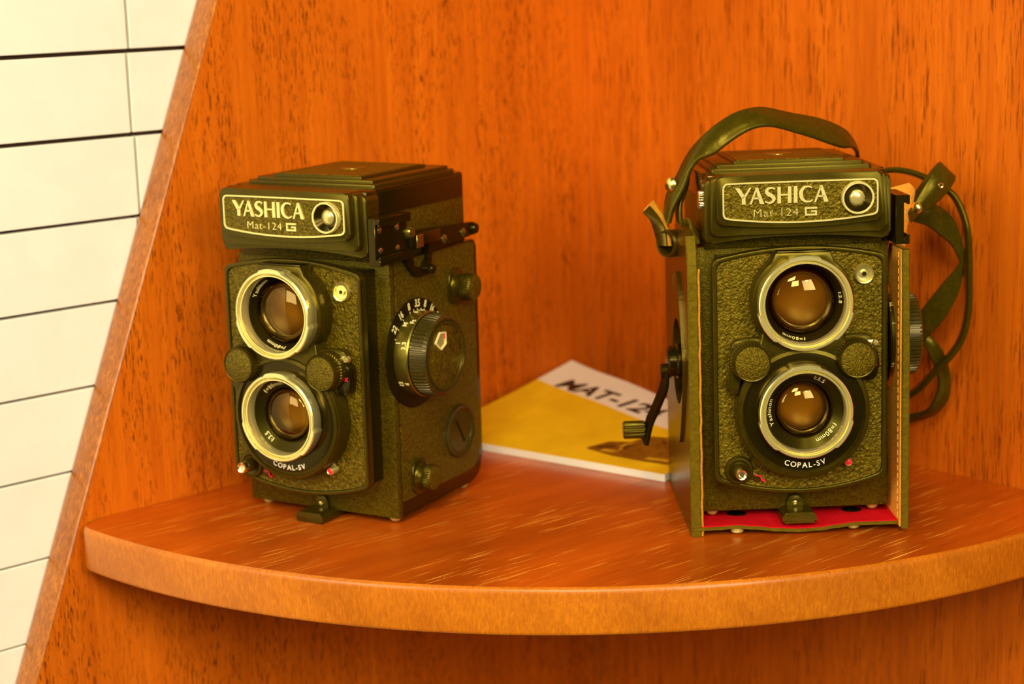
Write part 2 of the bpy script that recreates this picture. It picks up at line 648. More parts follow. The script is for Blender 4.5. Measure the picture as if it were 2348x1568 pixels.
FL, FR = wall_frame(-U, NL), wall_frame(V, NR)

wl = MB()
OFF = -17.0
rowz = [196.9 - 35.8 * i for i in range(-9, 22)]
for i, zt in enumerate(rowz):
    k = i - 9
    gw = 1.5 if k <= 1 else max(0.55, 1.25 - 0.12 * (k - 1))
    z0, z1 = zt - 35.8 + 0.3, zt - gw
    for s0, s1 in ((-30, 260.2 - (1.3 if k % 2 else 0)), (261.2 - (1.3 if k % 2 else 0), 860), (861, 1300)):
        wl.box(s0, s1 - 0.3, z0, z1, OFF - 9, OFF, 0.35, 1, FL)
wall = wl.build('wall_left', 'white_board', smooth=None)
wall['kind'] = 'structure'
wb = MB()
wb.box(-30, 1300, -560, 520, OFF - 14, OFF - 5, 0, 1, FL)
wb.build('board_backing', 'gap', wall, None)

unit = empty('corner_shelf', 'orange-brown wooden corner shelf with two grained side panels and a rounded front board', 'shelf', (KX, KY, -18.5))


def shelf_part(mb, name, mat, parent=None, smooth=38, label=None):
    bmesh.ops.translate(mb.bm, vec=(-KX, -KY, 18.5), verts=mb.bm.verts)
    return mb.build(name, mat, parent or unit, smooth, label)


def edge_s(z):
    return 224.5 + (216.6 - z) * 0.3932


Z0, Z1 = -330, 420
pl = MB()
pl.prism([(0, Z0), (edge_s(Z0) - 0.8, Z0), (edge_s(Z1) - 0.8, Z1), (0, Z1)], FL, -16.2, 0)
pan = shelf_part(pl, 'side_panel', 'veneer_left', label='left side panel, vertical dark pores, slanting front edge')
eb = MB()
sl = Vector((0.3932, -1)).normalized()
nn = Vector((1, 0.3932)).normalized()


def slant_strip(mb, fr):
    # rounded lipping along the slanting front edge
    n = 8
    b = bmesh.new()
    rings = []
    for z in (Z0, Z1):
        p = Vector((edge_s(z) - 0.8, z))
        ring = []
        prof = [(0, -16.2), (0.5, -16.2), (1.1, -15.0), (1.3, -13.0), (1.3, -2.0), (1.0, -0.7), (0.4, 0.0), (0, 0.0)]
        for d, t in prof:
            q = p + nn * d
            ring.append(b.verts.new((q.x, q.y, t)))
        rings.append(ring)
    A, B = rings
    for i in range(len(A)):
        j = (i + 1) % len(A)
        b.faces.new((A[i], A[j], B[j], B[i]))
    b.faces.new(A[::-1])
    b.faces.new(B)
    mb.merge(b, fr)


slant_strip(eb, FL)
shelf_part(eb, 'edge_lipping', 'panel_edge', pan, label='worn pale lipping on the slanting edge')
WIDE = 125
pr = MB()
pr.prism([(0.2, Z0), (edge_s(Z0) + WIDE - 0.8, Z0), (edge_s(Z1) + WIDE - 0.8, Z1), (0.2, Z1)], FR, -16.2, 0)
pan2 = shelf_part(pr, 'side_panel', 'veneer_right', label='right side panel with long vertical grain streaks')
eb = MB()
slant_strip(eb, FR @ Matrix.Translation((WIDE, 0, 0)))
shelf_part(eb, 'edge_lipping', 'panel_edge', pan2)

# quarter-round board
TH = 18.6


def arc_pts(dr=0.0, n=64):
    pts = []
    aL = math.atan2(-U.y, -U.x)            # direction of the left wall, seen from the corner
    for i in range(n + 1):
        t = i / n
        a = aL + R(90) * t
        r = 312.5 - 11 * t + 2.0 * math.sin(PI * t) * (1 - t)
        # rounded tips against the walls
        for tt in (t, 1 - t):
            q = tt * R(90) * r
            if q < 12:
                r -= 12 - math.sqrt(max(0, 144 - (12 - q) ** 2))
        r += dr
        a2 = min(max(a, aL + 0.3 / r), aL + R(90) - 0.3 / r)
        pts.append((KX + r * math.cos(a2), KY + r * math.sin(a2)))
    return pts


ins = (KX + 0.3 * (-U.x + V.x), KY + 0.3 * (-U.y + V.y))
sb = MB()
sb.prism([ins] + arc_pts(-1.6, 96), frame('T', (0, 0, 0)), -TH, 0)
board = shelf_part(sb, 'shelf_board', 'shelf_top', label='scratched red-brown board with a quarter-round front')
bd = bmesh.new()
prof = [(-1.6, -TH), (-0.6, -TH), (-0.15, -TH + 0.5), (0, -TH + 1.4), (0, -2.6), (-0.25, -1.2), (-0.8, -0.35), (-1.6, 0.02)]
rings = []
for d, z in prof:
    rings.append([bd.verts.new((p[0], p[1], z)) for p in arc_pts(d, 160)])
for A, B in zip(rings, rings[1:] + rings[:1]):
    for i in range(len(A) - 1):
        bd.faces.new((A[i], A[i + 1], B[i + 1], B[i]))
bd.faces.new([r[0] for r in rings])
bd.faces.new([r[-1] for r in rings][::-1])
e2 = MB()
e2.merge(bd)
shelf_part(e2, 'edge_band', 'edge', board, label='pale orange curved edge of the board')

# ------------------------------------------------------------------ twin-lens reflex cameras
def letter_polys():
    def st(a, b, wa, wb=None):
        a, b = Vector(a), Vector(b)
        wb = wa if wb is None else wb
        t = (b - a).normalized()
        n = Vector((-t.y, t.x))
        return [tuple(a + n * wa / 2), tuple(a - n * wa / 2), tuple(b - n * wb / 2), tuple(b + n * wb / 2)]

    def band(pts, ws, sub=8):
        P = smooth_path([Vector((*p, 0)) for p in pts], sub)
        n = len(P)
        L_, R_ = [], []
        for i, p in enumerate(P):
            t = (P[min(i + 1, n - 1)] - P[max(i - 1, 0)]).normalized()
            k = i / (n - 1) * (len(ws) - 1)
            j = min(int(k), len(ws) - 2)
            wd = ws[j] + (ws[j + 1] - ws[j]) * (k - j)
            L_.append((p.x - t.y * wd / 2, p.y + t.x * wd / 2))
            R_.append((p.x + t.y * wd / 2, p.y - t.x * wd / 2))
        return [[L_[i], R_[i], R_[i + 1], L_[i + 1]] for i in range(n - 1)]
    H = 6.4
    out = []
    # Y
    x = -25.3
    out += [[(x, H), (x + 1.75, H), (x + 3.9, 2.9), (x + 2.6, 2.3)], [(x + 5.5, H), (x + 6.3, H), (x + 3.95, 2.5), (x + 3.2, 2.9)],
            [(x + 2.55, 0), (x + 4.0, 0), (x + 3.95, 3.0), (x + 2.6, 3.0)]]

    def letter_a(x):
        return [[(x, 0), (x + 0.8, 0), (x + 3.0, H - 0.4), (x + 2.35, H - 0.4)], [(x + 2.2, H), (x + 3.3, H), (x + 5.65, 0), (x + 3.95, 0)],
                [(x + 1.3, 1.9), (x + 4.2, 1.9), (x + 4.0, 2.55), (x + 1.5, 2.55)]]
    out += letter_a(-19.75)
    # S
    x = -14.1
    out += band([(x + 4.2, 5.55), (x + 3.1, 6.1), (x + 1.7, 5.9), (x + 0.95, 4.9), (x + 1.5, 3.85), (x + 2.8, 3.1), (x + 3.75, 2.0), (x + 3.2, 0.75), (x + 1.8, 0.3), (x + 0.35, 0.95)],
                [0.55, 0.6, 0.9, 1.3, 1.5, 1.55, 1.35, 0.95, 0.6, 0.55])
    # H
    x = -9.0
    out += [[(x, 0), (x + 1.4, 0), (x + 1.3, H), (x + 0.05, H)], [(x + 4.0, 0), (x + 5.45, 0), (x + 5.4, H), (x + 4.1, H)], [(x + 1.2, 2.95), (x + 4.2, 2.95), (x + 4.2, 3.6), (x + 1.2, 3.6)]]
    # I
    x = -2.7
    out += [[(x, 0), (x + 1.5, 0), (x + 1.42, H), (x + 0.08, H)]]
    # C
    x = -0.55
    out += band([(x + 5.0, 5.6), (x + 3.7, 6.15), (x + 2.0, 5.85), (x + 0.85, 4.5), (x + 0.7, 3.1), (x + 1.05, 1.7), (x + 2.2, 0.55), (x + 3.8, 0.3), (x + 5.2, 0.9)],
                [0.55, 0.55, 0.9, 1.35, 1.5, 1.35, 0.9, 0.6, 0.55])
    out += letter_a(5.15)
    return out


def g_logo():
    # squared letter G with an open side
    t = 0.72
    return [[(0, 0), (4.75, 0), (4.75, t), (0, t)], [(0, t), (t, t), (t, 3.3 - t), (0, 3.3 - t)], [(0, 3.3 - t), (4.85, 3.3 - t), (4.85, 3.3), (0, 3.3)],
            [(4.75 - t, t), (4.75, t), (4.75, 1.95), (4.75 - t, 1.95)], [(2.4, 1.32), (4.75 - t, 1.32), (4.75 - t, 1.95), (2.4, 1.95)]]


def lug(r, h, a):
    d = math.degrees(a) % 360
    if r < 17.9:
        return r
    for c in (90, 212, 328):
        if abs((d - c + 180) % 360 - 180) < 20:
            return r + 0.35
    return r - 0.25


def screw(mb, o, kind, r=1.2, h=0.5):
    fr_ = frame(kind, o)
    mb.lathe([(0, h), (r * 0.55, h * 0.95), (r, h * 0.35), (r, 0)], fr_, 16)


def tlr(label, loc, rot, turn, crank_out):
    C = empty('film_camera', label, 'camera', loc, rot, 'twin-lens film cameras on the shelf')
    F0 = frame('F', (0, 0, 0))

    # ---- body box with leatherette sides, rounded lower back
    prof = round_poly([(16.0, 3.4), (84, 3.4), (84, 111.3), (16.0, 111.3)], [0.3, 11, 3, 0.3], 6)
    b = MB()
    b.prism(prof, frame('R', (0, 0, 0)), -37.9, 37.9, 0.9, 2, True)
    body = b.build('body', 'black_gloss', C)
    b = MB()
    b.box(-38.2, 38.2, 14.3, 17.6, 3.0, 111.6, 0.35)
    b.build('front_plate', 'crackle', body)
    for sx, kind in ((1, 'R'), (-1, 'L')):
        pp = round_poly([(18.2, 9.5), (81, 9.5), (81, 110.5), (18.2, 110.5)], [0.8, 9, 2, 0.8], 6)
        if sx < 0:
            pp = [(-p[0], p[1]) for p in pp]
        b = MB()
        b.prism(pp, frame(kind, (37.6 * sx, 0, 0)), 0, 0.75, 0.25, 1)
        b.build('side_leatherette', 'leatherette_fine', body)
    b = MB()
    b.box(-31.4, 31.4, 2.5, 15, 19.5, 108.5, 0.8)
    b.build('focusing_tunnel', 'black_gloss', C)
    # ---- front standard
    b = MB()
    b.prism(arched(34.1, 19.6, 108.4, 13.6, 112.7, 5.0), F0, -3.2, 0.0, 1.0, 3)
    fp = b.build('front_panel', 'black_paint', C)
    b = MB()
    b.prism(arched(32.3, 21.0, 106.9, 15.4, 110.9, 4.0), F0, -0.5, 0.35, 0.2, 1)
    b.build('front_leatherette', 'leatherette', fp)
    b = MB()
    b.prism_hole(arched(34.1, 19.6, 108.4, 13.6, 112.7, 5.0), [arched(32.5, 20.9, 107.0, 15.2, 111.1, 4.2)], F0, -0.5, 1.0, 0.4, 3)
    b.build('panel_rim', 'black_paint', fp)
    # ---- lens housing: one shaped plate under both lenses
    up_half = []
    cz = 92.0
    for i in range(0, 19):
        a = R(-38 + i * (38 + 52) / 18)
        up_half.append((20.0 * math.cos(a), cz + 20.0 * math.sin(a)))
    rt_side = []
    for i in range(0, 25):
        a = R(-90 + i * 118 / 24)
        rt_side.append((26.3 * math.cos(a), 47.9 + 26.3 * math.sin(a)))
    half = rt_side + [(22.5, 61.5), (19.5, 69.0), (16.8, 76.5)] + up_half + [(10.6, 111.4)]
    outline = half + [(-x, z) for x, z in half[::-1]]
    # drop the doubled bottom point
    outline = outline[:-1]
    b = MB()
    b.prism_hole(outline, [circle(15.65, 72, 0, 92.0), circle(15.65, 72, 0, 49.2)], F0, 0, 8.6, 0.9, 2)
    hs = b.build('lens_housing', 'black_paint', C)
    b = MB()
    b.box(-10.0, 10.0, -7.5, -0.3, 110.2, 111.9, 0.4)
    b.build('aperture_window', 'black_gloss', hs)
    # housing rims left and right of the shutter
    b = MB()
    b.lathe([(25.8, 8.0), (25.6, 9.3), (24.2, 9.6), (23.6, 8.2)], frame('F', (0, 0, 47.9)), 72)
    b.build('shutter_rim', 'black_paint', hs)
    b = MB()
    b.lathe([(23.7, 8.62), (23.4, 8.7), (18.4, 8.75), (18.2, 9.6)], frame('F', (0, 0, 48.6)), 72)
    b.build('shutter_face', 'black_gloss', hs)
    b = MB()
    word = 'COPAL-SV'
    adv = [glyph_width(ch, 2.1, 0.012) + 0.62 for ch in word]
    a0 = -sum(adv) / 2
    for ch, wd in zip(word, adv):
        a = R(-90) + (a0 + wd / 2) / 22.8
        a0 += wd
        g, gw_ = glyphs(ch, 2.1, 0.15, 0.012)
        bmesh.ops.transform(g, matrix=Matrix.Translation((-gw_ / 2, 0, 0)), verts=g.verts)
        b.merge(g, frame('F', (0.4, 0, 48.6)) @ Matrix.Translation((22.6 * math.cos(a), 22.6 * math.sin(a), 8.75)) @ Matrix.Rotation(a + PI / 2, 4, 'Z'), False)
    b.build('shutter_lettering', 'paint_white', hs, None)

    # ---- lenses
    def lens(z, inner_r, text, name, rot_deg):
        fr_ = frame('F', (0, 0, z))
        ring = MB()
        ring.lathe([(15.5, 9.0), (15.5, 13.7), (15.75, 14.3), (16.2, 14.3), (16.45, 12.9), (16.8, 12.9), (16.95, 14.7), (17.2, 15.1), (18.05, 15.1), (18.45, 14.7), (18.5, 10.9), (18.3, 10.6), (18.0, 8.2), (15.7, 8.2)], fr_, 144, lug, True)
        L0 = ring.build(name, 'ring_metal', C, 42, 'bright chrome bayonet lens ring')
        bb = MB()
        d0 = 6.4 if inner_r > 12 else 7.2
        bb.lathe([(15.7, 13.0), (15.5, 9.6), (inner_r + 0.5, d0), (inner_r + 0.1, d0 + 0.3), (inner_r - 0.2, d0 - 0.5), (inner_r - 0.5, 1.0), (inner_r - 0.5, -2.0)], fr_, 96)
        bb.build('lens_barrel', 'barrel', L0)
        rm = inner_r + 0.2 + (15.4 - inner_r) * 0.52
        t_ = (rm - inner_r - 0.5) / (15.5 - inner_r - 0.5)
        hh = d0 + (9.6 - d0) * t_
        sl_ = math.atan2(9.6 - d0, 15.0 - inner_r)
        tx = MB()
        hgt = 1.75 if inner_r > 12 else 1.9
        for s, a in text:
            tx.ring_text(s, fr_, rm, a + rot_deg, hgt, hh + 0.08, 0.1, 1.1, sl_)
        tx.build('engraved_lettering', 'paint_cream', L0, None)
        g = MB()
        ap = 5.0 if inner_r > 12 else 4.4
        pr_ = []
        for i in range(13):
            q = i / 12
            pr_.append((inner_r * math.sin(q * PI / 2) * 0.985, d0 + 0.1 - ap * 0.15 + ap * math.cos(q * PI / 2) * 0.95))
        pr_[0] = (0, pr_[0][1])
        g.lathe(pr_, fr_, 96)
        g.build('front_glass', 'glass', L0, 60)
        g = MB()
        rr = inner_r - 0.8
        pr_ = [(0, 0.7)] + [(rr * i / 8, 0.7 + 3.2 * (i / 8) ** 2.2) for i in range(1, 9)]
        g.lathe(pr_, fr_, 72)
        g.build('inner_glass', 'lens_amber', L0, 60, 'amber inner lens element')
        g = MB()
        g.lathe([(rr * 0.80, 2.6), (rr * 0.82, 2.95), (rr * 0.86, 3.0), (rr * 0.88, 2.7)], fr_, 72)
        g.build('retaining_ring', 'ring_black', L0)
        return L0
    lens(92.0, 13.3, (('Yashinon', 138), ('1:2.8', 4), ('f=80mm', 255)), 'viewing_lens', 0)
    lens(49.2, 11.3, (('Yashinon', 183), ('1:3.5', 62), ('f=80mm', 313)), 'taking_lens', turn)

    # ---- the two leather-faced thumb wheels
    for sx in (-1, 1):
        b = MB()

        def rib(r, h, a):
            return r + (0.18 * math.cos(a * 40) if r > 7.2 and 7 < h < 12.4 else 0)
        b.lathe([(7.9, 4.0), (7.9, 8.0), (7.45, 8.4), (7.45, 11.8), (7.0, 12.6), (6.7, 12.5), (6.6, 12.2)], frame('F', (20.6 * sx, 0, 69.2)), 240, rib)
        kn = b.build('thumb_wheel', 'black_paint', C)
        b = MB()
        b.lathe([(0, 12.5), (6.3, 12.45), (6.75, 12.1)], frame('F', (20.6 * sx, 0, 69.2)), 48)
        b.build('wheel_leatherette', 'leatherette_fine', kn)
    # wheel housings behind
    b = MB()
    b.prism(round_poly([(-28.0, 62), (-12, 60), (-12, 78), (-27.5, 77)], 4), F0, 0, 4.2, 0.6)
    b.build('wheel_mount', 'black_paint', hs)
    b = MB()
    b.prism(round_poly([(-29.6, 59.5), (-26, 53.5), (-24, 62), (-26.5, 68.5)], 1.2), F0, 0, 5.5, 0.7)
    b.build('aperture_lever', 'black_paint', hs)
    b = MB()
    b.prism(round_poly([(28.3, 60), (12, 60), (12, 77), (28.3, 78)], 4), F0, 0, 4.2, 0.6)
    b.build('wheel_mount', 'black_paint', hs)
    # flash-sync lever, M mark and red cross
    b = MB()
    b.box(24.8, 29.6, -4.6, -3.4, 72.6, 75.4, 0.5)
    b.lathe([(1.35, 3.6), (1.35, 5.4), (1.0, 5.9), (0, 6.0)], frame('F', (28.9, 0, 74.2)), 20)
    sy = b.build('sync_lever', 'satin_metal', C, label='small silver flash-sync lever')
    b = MB()
    b.text('M', frame('F', (24.2, -4.25, 71.0)), 1.6, 0.1)
    b.build('sync_mark', 'paint_cream', sy, None)
    b = MB()
    for a in (45, -45):
        b.box(-1.1, 1.1, -0.26, 0.26, 0, 0.12, 0, 1, frame('F', (28.6, -5.4, 66.0)) @ Matrix.Rotation(R(a), 4, 'Z'))
    b.build('red_cross_mark', 'paint_red', C, None, 'tiny red cross mark')
    b = MB()
    b.prism(round_poly([(25.5, 58.5), (29.4, 60.5), (30.4, 66), (29.8, 71.5), (25.5, 72)], 1.6), F0, 0.2, 5.35, 0.6)
    b.build('sync_mount', 'black_gloss', hs)
    # flash socket
    fs = frame('F', (25.2, 0, 100.9))
    b = MB()
    b.lathe([(3.95, 0), (3.95, 1.6), (3.6, 2.2), (3.1, 2.0), (2.7, 0.9), (1.5, 0.8), (1.4, 1.7), (0.9, 1.7), (0.8, 0.6)], fs, 48)
    so = b.build('flash_socket', 'satin_metal', C, label='silver round flash socket')
    b = MB()
    b.lathe([(0, 0.75), (0.82, 0.75)], fs, 20)
    b.build('socket_pin', 'deep_black', so)
    # shutter release with lock collar
    b = MB()
    sr = frame('F', (-24.6, 0, 24.0))
    b.lathe([(5.7, 0), (5.7, 1.7), (5.2, 2.4), (4.4, 2.5), (3.6, 1.9), (2.9, 1.9), (2.8, 6.5), (2.4, 7.0)], sr, 48)
    b.box(-1.4, 1.4, -9.5, -5.0, 0.2, 1.4, 0.3, 2, sr @ Matrix.Rotation(R(64), 4, 'Z'))
    rl = b.build('shutter_release', 'black_paint', C)
    b = MB()
    b.lathe([(2.35, 6.0), (2.35, 8.8), (2.0, 9.3), (1.5, 9.1), (1.0, 8.6), (0, 8.5)], sr, 32)
    b.build('release_button', 'chrome', rl, label='bright metal release button')
    b = MB()
    for p in ([(-18.6, 22.0), (-15.9, 21.4), (-15.7, 20.9), (-18.4, 21.5)], [(-16.3, 21.4), (-15.7, 21.3), (-15.3, 19.3), (-15.9, 19.4)], [(-15.9, 19.9), (-14.2, 19.6), (-14.2, 19.0), (-15.9, 19.3)]):
        b.prism(p, F0, 0.3, 1.75)
    b.build('red_release_mark', 'paint_red', C, None, 'red crooked paint mark')
    # cocking lever with red dot
    b = MB()
    lf = frame('F', (18.3, 0, 26.5))
    b.box(-1.3, 1.3, -1.2, 6.0, 1.4, 2.6, 0.4, 2, lf @ Matrix.Rotation(R(28), 4, 'Z'))
    b.lathe([(1.65, 1.0), (1.65, 5.2), (1.35, 5.6), (1.15, 5.4)], lf, 28)
    cl = b.build('cocking_lever', 'satin_metal', C, label='silver lever with a red tip')
    b = MB()
    b.lathe([(0, 5.75), (0.7, 5.7), (1.2, 5.3)], lf, 24)
    b.build('red_tip', 'paint_red', cl)

    # ---- nameplate block: three stepped plates
    b = MB()
    b.prism(arched(36.4, 114.2, 139.6, 116.6, 139.9, 2.6), F0, -11.5, -2.6, 0.9, 3)
    nb = b.build('nameplate_block', 'black_paint', C)
    b = MB()
    b.prism(arched(34.4, 117.6, 140.6, 117.9, 140.8, 2.6), F0, -11.0, 0.3, 0.9, 3)
    b.build('middle_step', 'black_paint', nb)
    b = MB()
    b.prism(arched(32.3, 122.6, 141.2, 120.5, 141.2, 2.8), F0, -12.0, 3.2, 0.9, 3)
    b.build('top_step', 'black_paint', nb)
    b = MB()
    o1 = arched(30.2, 124.6, 138.5, 122.3, 138.6, 2.4)
    b.prism(o1, F0, 3.0, 3.55, 0.12, 1)
    b.build('nameplate', 'leatherette', nb)
    # silver border
    o2 = arched(29.55, 125.2, 137.9, 122.95, 138.0, 2.0)
    b = MB()
    b.prism_hole(o1, [o2], F0, 3.2, 4.0)
    b.build('nameplate_border', 'silver', nb, label='thin silver border')
    b = MB()
    b.strokes(letter_polys(), frame('F', (0, 0, 130.1)), 3.3, 4.15)
    b.build('brand_lettering', 'silver', nb, None, 'raised silver capitals YASHICA')
    b = MB()
    b.text('Mat-124', frame('F', (-18.1, -3.4, 125.1)), 3.0, 0.5, 17.2, 'L', -0.014)
    b.strokes(g_logo(), frame('F', (1.6, 0, 124.95)), 3.3, 4.1)
    b.build('model_lettering', 'silver', nb, None, 'silver lettering Mat-124 G')
    # light-meter window
    vf = frame('F', (22.0, 0, 131.3))
    b = MB()
    b.lathe([(6.35, 3.0), (6.35, 5.6), (6.15, 5.95), (5.6, 5.95), (5.4, 5.6)], vf, 72)
    mw = b.build('meter_window', 'silver', nb, label='round meter window with silver rim')
    b = MB()
    b.lathe([(5.45, 5.6), (3.0, 3.4)], vf, 72)
    b.build('window_cone', 'black_gloss', mw)
    b = MB()
    b.lathe([(0, 4.5), (1.0, 4.42), (2.0, 4.15), (2.7, 3.75), (3.1, 3.3)], vf, 48)
    b.build('window_bulb', 'bulb', mw, 60)

    # ---- folding hood
    b = MB()
    b.box(-35.4, 35.4, 13, 79, 111, 131, 0.6)
    b.build('hood_base', 'crackle', C)
    b = MB()
    b.prism(rrect(-35.9, 35.9, 11.0, 79.5, 2.5), frame('T', (0, 0, 0)), 130.6, 141.0, 1.6, 4)
    b.box(-35.4, 35.4, 5, 14, 130, 140.9, 1.0)
    hd = b.build('hood_lid', 'black_gloss', C)
    b = MB()
    b.prism(rrect(-32.0, 32.0, 15.5, 78.3, 1.5), frame('T', (0, 0, 0)), 140.5, 142.3, 0.6, 2)
    b.prism(rrect(-29.2, 29.2, 18.3, 77.5, 1.0), frame('T', (0, 0, 0)), 142.0, 143.6, 0.5, 2)
    b.build('lid_step', 'black_paint', hd)
    b = MB()
    b.prism(rrect(-22.2, 22.2, 20.6, 70.5, 0.8), frame('T', (0, 0, 0)), 143.3, 144.7, 0.45, 2)
    pt = b.build('focus_plate', 'black_paint', hd)
    b = MB()
    b.prism(rrect(-20.8, 20.8, 22.2, 69.0, 0.4), frame('T', (0, 0, 0)), 144.4, 144.95, 0.1, 1)
    b.build('plate_leatherette', 'leatherette_fine', pt)
    b = MB()
    b.lathe([(5.6, 144.8), (5.5, 145.1), (4.6, 145.15), (4.2, 145.0), (1.6, 145.0), (1.2, 145.25), (0, 145.3)], frame('T', (0, 47.3, 0)), 48)
    b.build('round_emblem', 'ring_black', pt)
    # left-side eye-level finder knob
    b = MB()

    def rib2(r, h, a):
        return r + (0.22 * math.cos(a * 22) if r > 3.2 else 0)
    b.lathe([(3.6, 0.0), (3.6, 2.2), (3.2, 2.6), (0, 2.6)], frame('L', (-35.2, 11.5, 130.8)), 132, rib2)
    b.build('hood_catch', 'chrome', C, label='bright knurled side catch')

    # ---- side rails with accessory plates and strap brackets
    for sx in (1,):
        kind = 'R' if sx > 0 else 'L'

        def Y(y):
            return y * sx
        b = MB()
        S = frame(kind, (37.9 * sx, 0, 0))
        b.box(min(Y(0.8), Y(24)), max(Y(0.8), Y(24)), 111.8, 131.0, 0, 3.4, 0.25, 1, S)
        for z0, z1 in ((111.8, 114.6), (128.4, 131.0)):
            b.box(min(Y(0.6), Y(24)), max(Y(0.6), Y(24)), z0, z1, 3.2, 5.6, 0.25, 1, S)
        b.box(min(Y(0.6), Y(24)), max(Y(0.6), Y(24)), 114.4, 115.6, 4.6, 5.6, 0.2, 1, S)
        b.box(min(Y(0.6), Y(24)), max(Y(0.6), Y(24)), 127.4, 128.6, 4.6, 5.6, 0.2, 1, S)
        ra = b.build('accessory_rail', 'black_gloss', C)
        for y, z in ((3.9, 126.0), (16.5, 125.6), (4.2, 117.6), (16.8, 117.0)):
            b = MB()
            screw(b, ((37.9 + 3.4) * sx, y, z), kind, 1.35, 0.5)
            b.build('rail_screw', 'steel', ra)
        # long finder bar
        b = MB()
        pts = [(24, 110.0), (24, 121.0), (30, 122.2), (78, 119.5), (80, 117.8), (79.5, 114.2), (48, 112.0), (43.5, 111.0), (42.5, 104.5), (39, 102.2), (31, 102.8), (26.5, 107)]
        hole = [(29.5, 107.5), (37.5, 106.0), (41.0, 109.5), (41.2, 115.2), (29.0, 116.0)]
        if sx < 0:
            pts = [(-p[0], p[1]) for p in pts]
            hole = [(-p[0], p[1]) for p in hole]
        b.prism_hole(round_poly(pts, 1.5), [round_poly(hole, 1.0)], S, 0.4, 2.8)
        b.lathe([(0, 5.6), (1.7, 5.6), (2.0, 5.2), (2.0, 2.0)], frame(kind, (37.9 * sx, 40.2, 104.8)), 24)
        b.lathe([(0, 4.6), (2.0, 4.4), (2.6, 3.4), (2.6, 2.0)], frame(kind, (37.9 * sx, 77.8, 116.6)), 24)
        b.box(min(Y(24.5), Y(47)), max(Y(24.5), Y(47)), 116.0, 121.2, 2.4, 5.2, 0.4, 2, S)
        br = b.build('strap_bracket', 'black_gloss', C)
        for y, z in ((53.0, 115.6), (68.5, 116.2)):
            b = MB()
            screw(b, ((37.9 + 2.8) * sx, y, z), kind, 1.9, 1.2)
            b.build('bracket_screw', 'ring_black', br)
        b = MB()
        b.lathe([(0, 2.8), (2.0, 2.6), (2.8, 1.2), (2.8, 0)], frame(kind, (40.7 * sx, 25.0, 122.2)), 24)
        b.build('bracket_pivot', 'ring_black', br)
        b = MB()
        b.box(min(Y(28), Y(33)), max(Y(28), Y(33)), 115.4, 120.6, 5.0, 5.6, 0.15, 1, S)
        b.build('worn_patch', 'steel', br)

    # ---- right side: focusing knob with depth-of-field dial
    ky, kz = 31.8, 70.6
    S = frame('R', (38.2, ky, kz))
    b = MB()
    b.lathe([(23.0, 0), (23.0, 0.5), (22.6, 0.8), (0, 0.8)], S, 72)
    fk = b.build('depth_dial', 'deep_black', C)
    b = MB()
    for s, a in (('22', 142), ('16', 122), ('8', 104), ('3.5', 86), ('8', 69), ('16', 52), ('22', 37)):
        g, wd = glyphs(s, 3.1, 0.12, 0.02)
        bmesh.ops.transform(g, matrix=Matrix.Translation((-wd * 0.36, -1.5, 0)) @ Matrix.Diagonal((0.72, 1, 1, 1)), verts=g.verts)
        t = R(a)
        b.merge(g, S @ Matrix.Translation((20.9 * math.cos(t), 20.9 * math.sin(t), 0.8)) @ Matrix.Rotation(t - PI / 2, 4, 'Z'), False)
    for a in (138, 122, 104, 95, 86, 77, 69, 60, 152):
        b.box(-0.17, 0.17, 17.2, 18.7, 0.8, 0.92, 0, 1, S @ Matrix.Rotation(R(a - 90), 4, 'Z'))
    b.build('dial_numbers', 'paint_cream', fk, None)
    b = MB()
    b.lathe([(17.4, 0.6), (17.9, 0.8), (17.9, 6.6), (17.4, 7.2)], S, 96)
    dr = b.build('distance_ring', 'ring_black', fk)
    b = MB()

    def on_ring(s, deg, h, hgt):
        g, wd = glyphs(s, hgt, 0.12, 0.02)
        bmesh.ops.transform(g, matrix=Matrix.Translation((-wd / 2, -hgt / 2, 0)), verts=g.verts)
        t = R(deg)
        # tangent frame on the ring: X runs round the ring, Y points back to the body
        mm = Matrix(((-math.sin(t), 0, math.cos(t)), (math.cos(t), 0, math.sin(t)), (0, 1, 0))).to_4x4()
        mm = Matrix.Translation((17.93 * math.cos(t), 17.93 * math.sin(t), h)) @ mm @ Matrix.Rotation(PI, 4, 'Z')
        b.merge(g, S @ mm, False)
    for s, dg, h in (('M', 128, 2.6), ('Ft', 122, 5.4), ('1', 156, 2.2), ('3.3', 159, 5.2), ('12', 214, 2.0), ('4', 214, 5.0), ('8', 98, 2.5), ('20', 84, 2.5)):
        on_ring(s, dg, h, 2.0)
    b.build('ring_numbers', 'paint_cream', dr, None)
    b = MB()

    def rib3(r, h, a):
        return r + (0.28 * (1 if math.cos(a * 60) > 0 else -1) if 15.6 < r and 7.6 < h < 13.6 else 0)
    b.lathe([(15.2, 6.8), (17.0, 7.4), (17.0, 7.8), (16.6, 13.4), (16.3, 14.2), (15.6, 14.8), (14.6, 14.9), (14.2, 14.4)], S, 480, rib3)
    gr = b.build('focus_grip', 'ribbed', fk, 30)
    b = MB()
    b.lathe([(0, 14.6), (13.9, 14.55), (14.35, 14.3)], S, 72)
    b.build('grip_leatherette', 'leatherette', gr)
    b = MB()
    b.lathe([(14.3, 14.4), (14.3, 14.95), (13.3, 14.95), (13.2, 14.6)], S, 72)
    b.build('grip_rim', 'ring_black', gr)
    wp = round_poly([(-4.4, 10.6), (0.2, 10.0), (0.3, 4.8), (-4.0, 2.8), (-8.4, 6.4)], 0.8)
    b = MB()
    b.prism_hole(wp, [[(p[0] * 0.82 - 0.6, p[1] * 0.82 + 1.25) for p in wp]], S, 14.5, 15.3)
    b.build('film_index_frame', 'paint_cream', gr)
    b = MB()
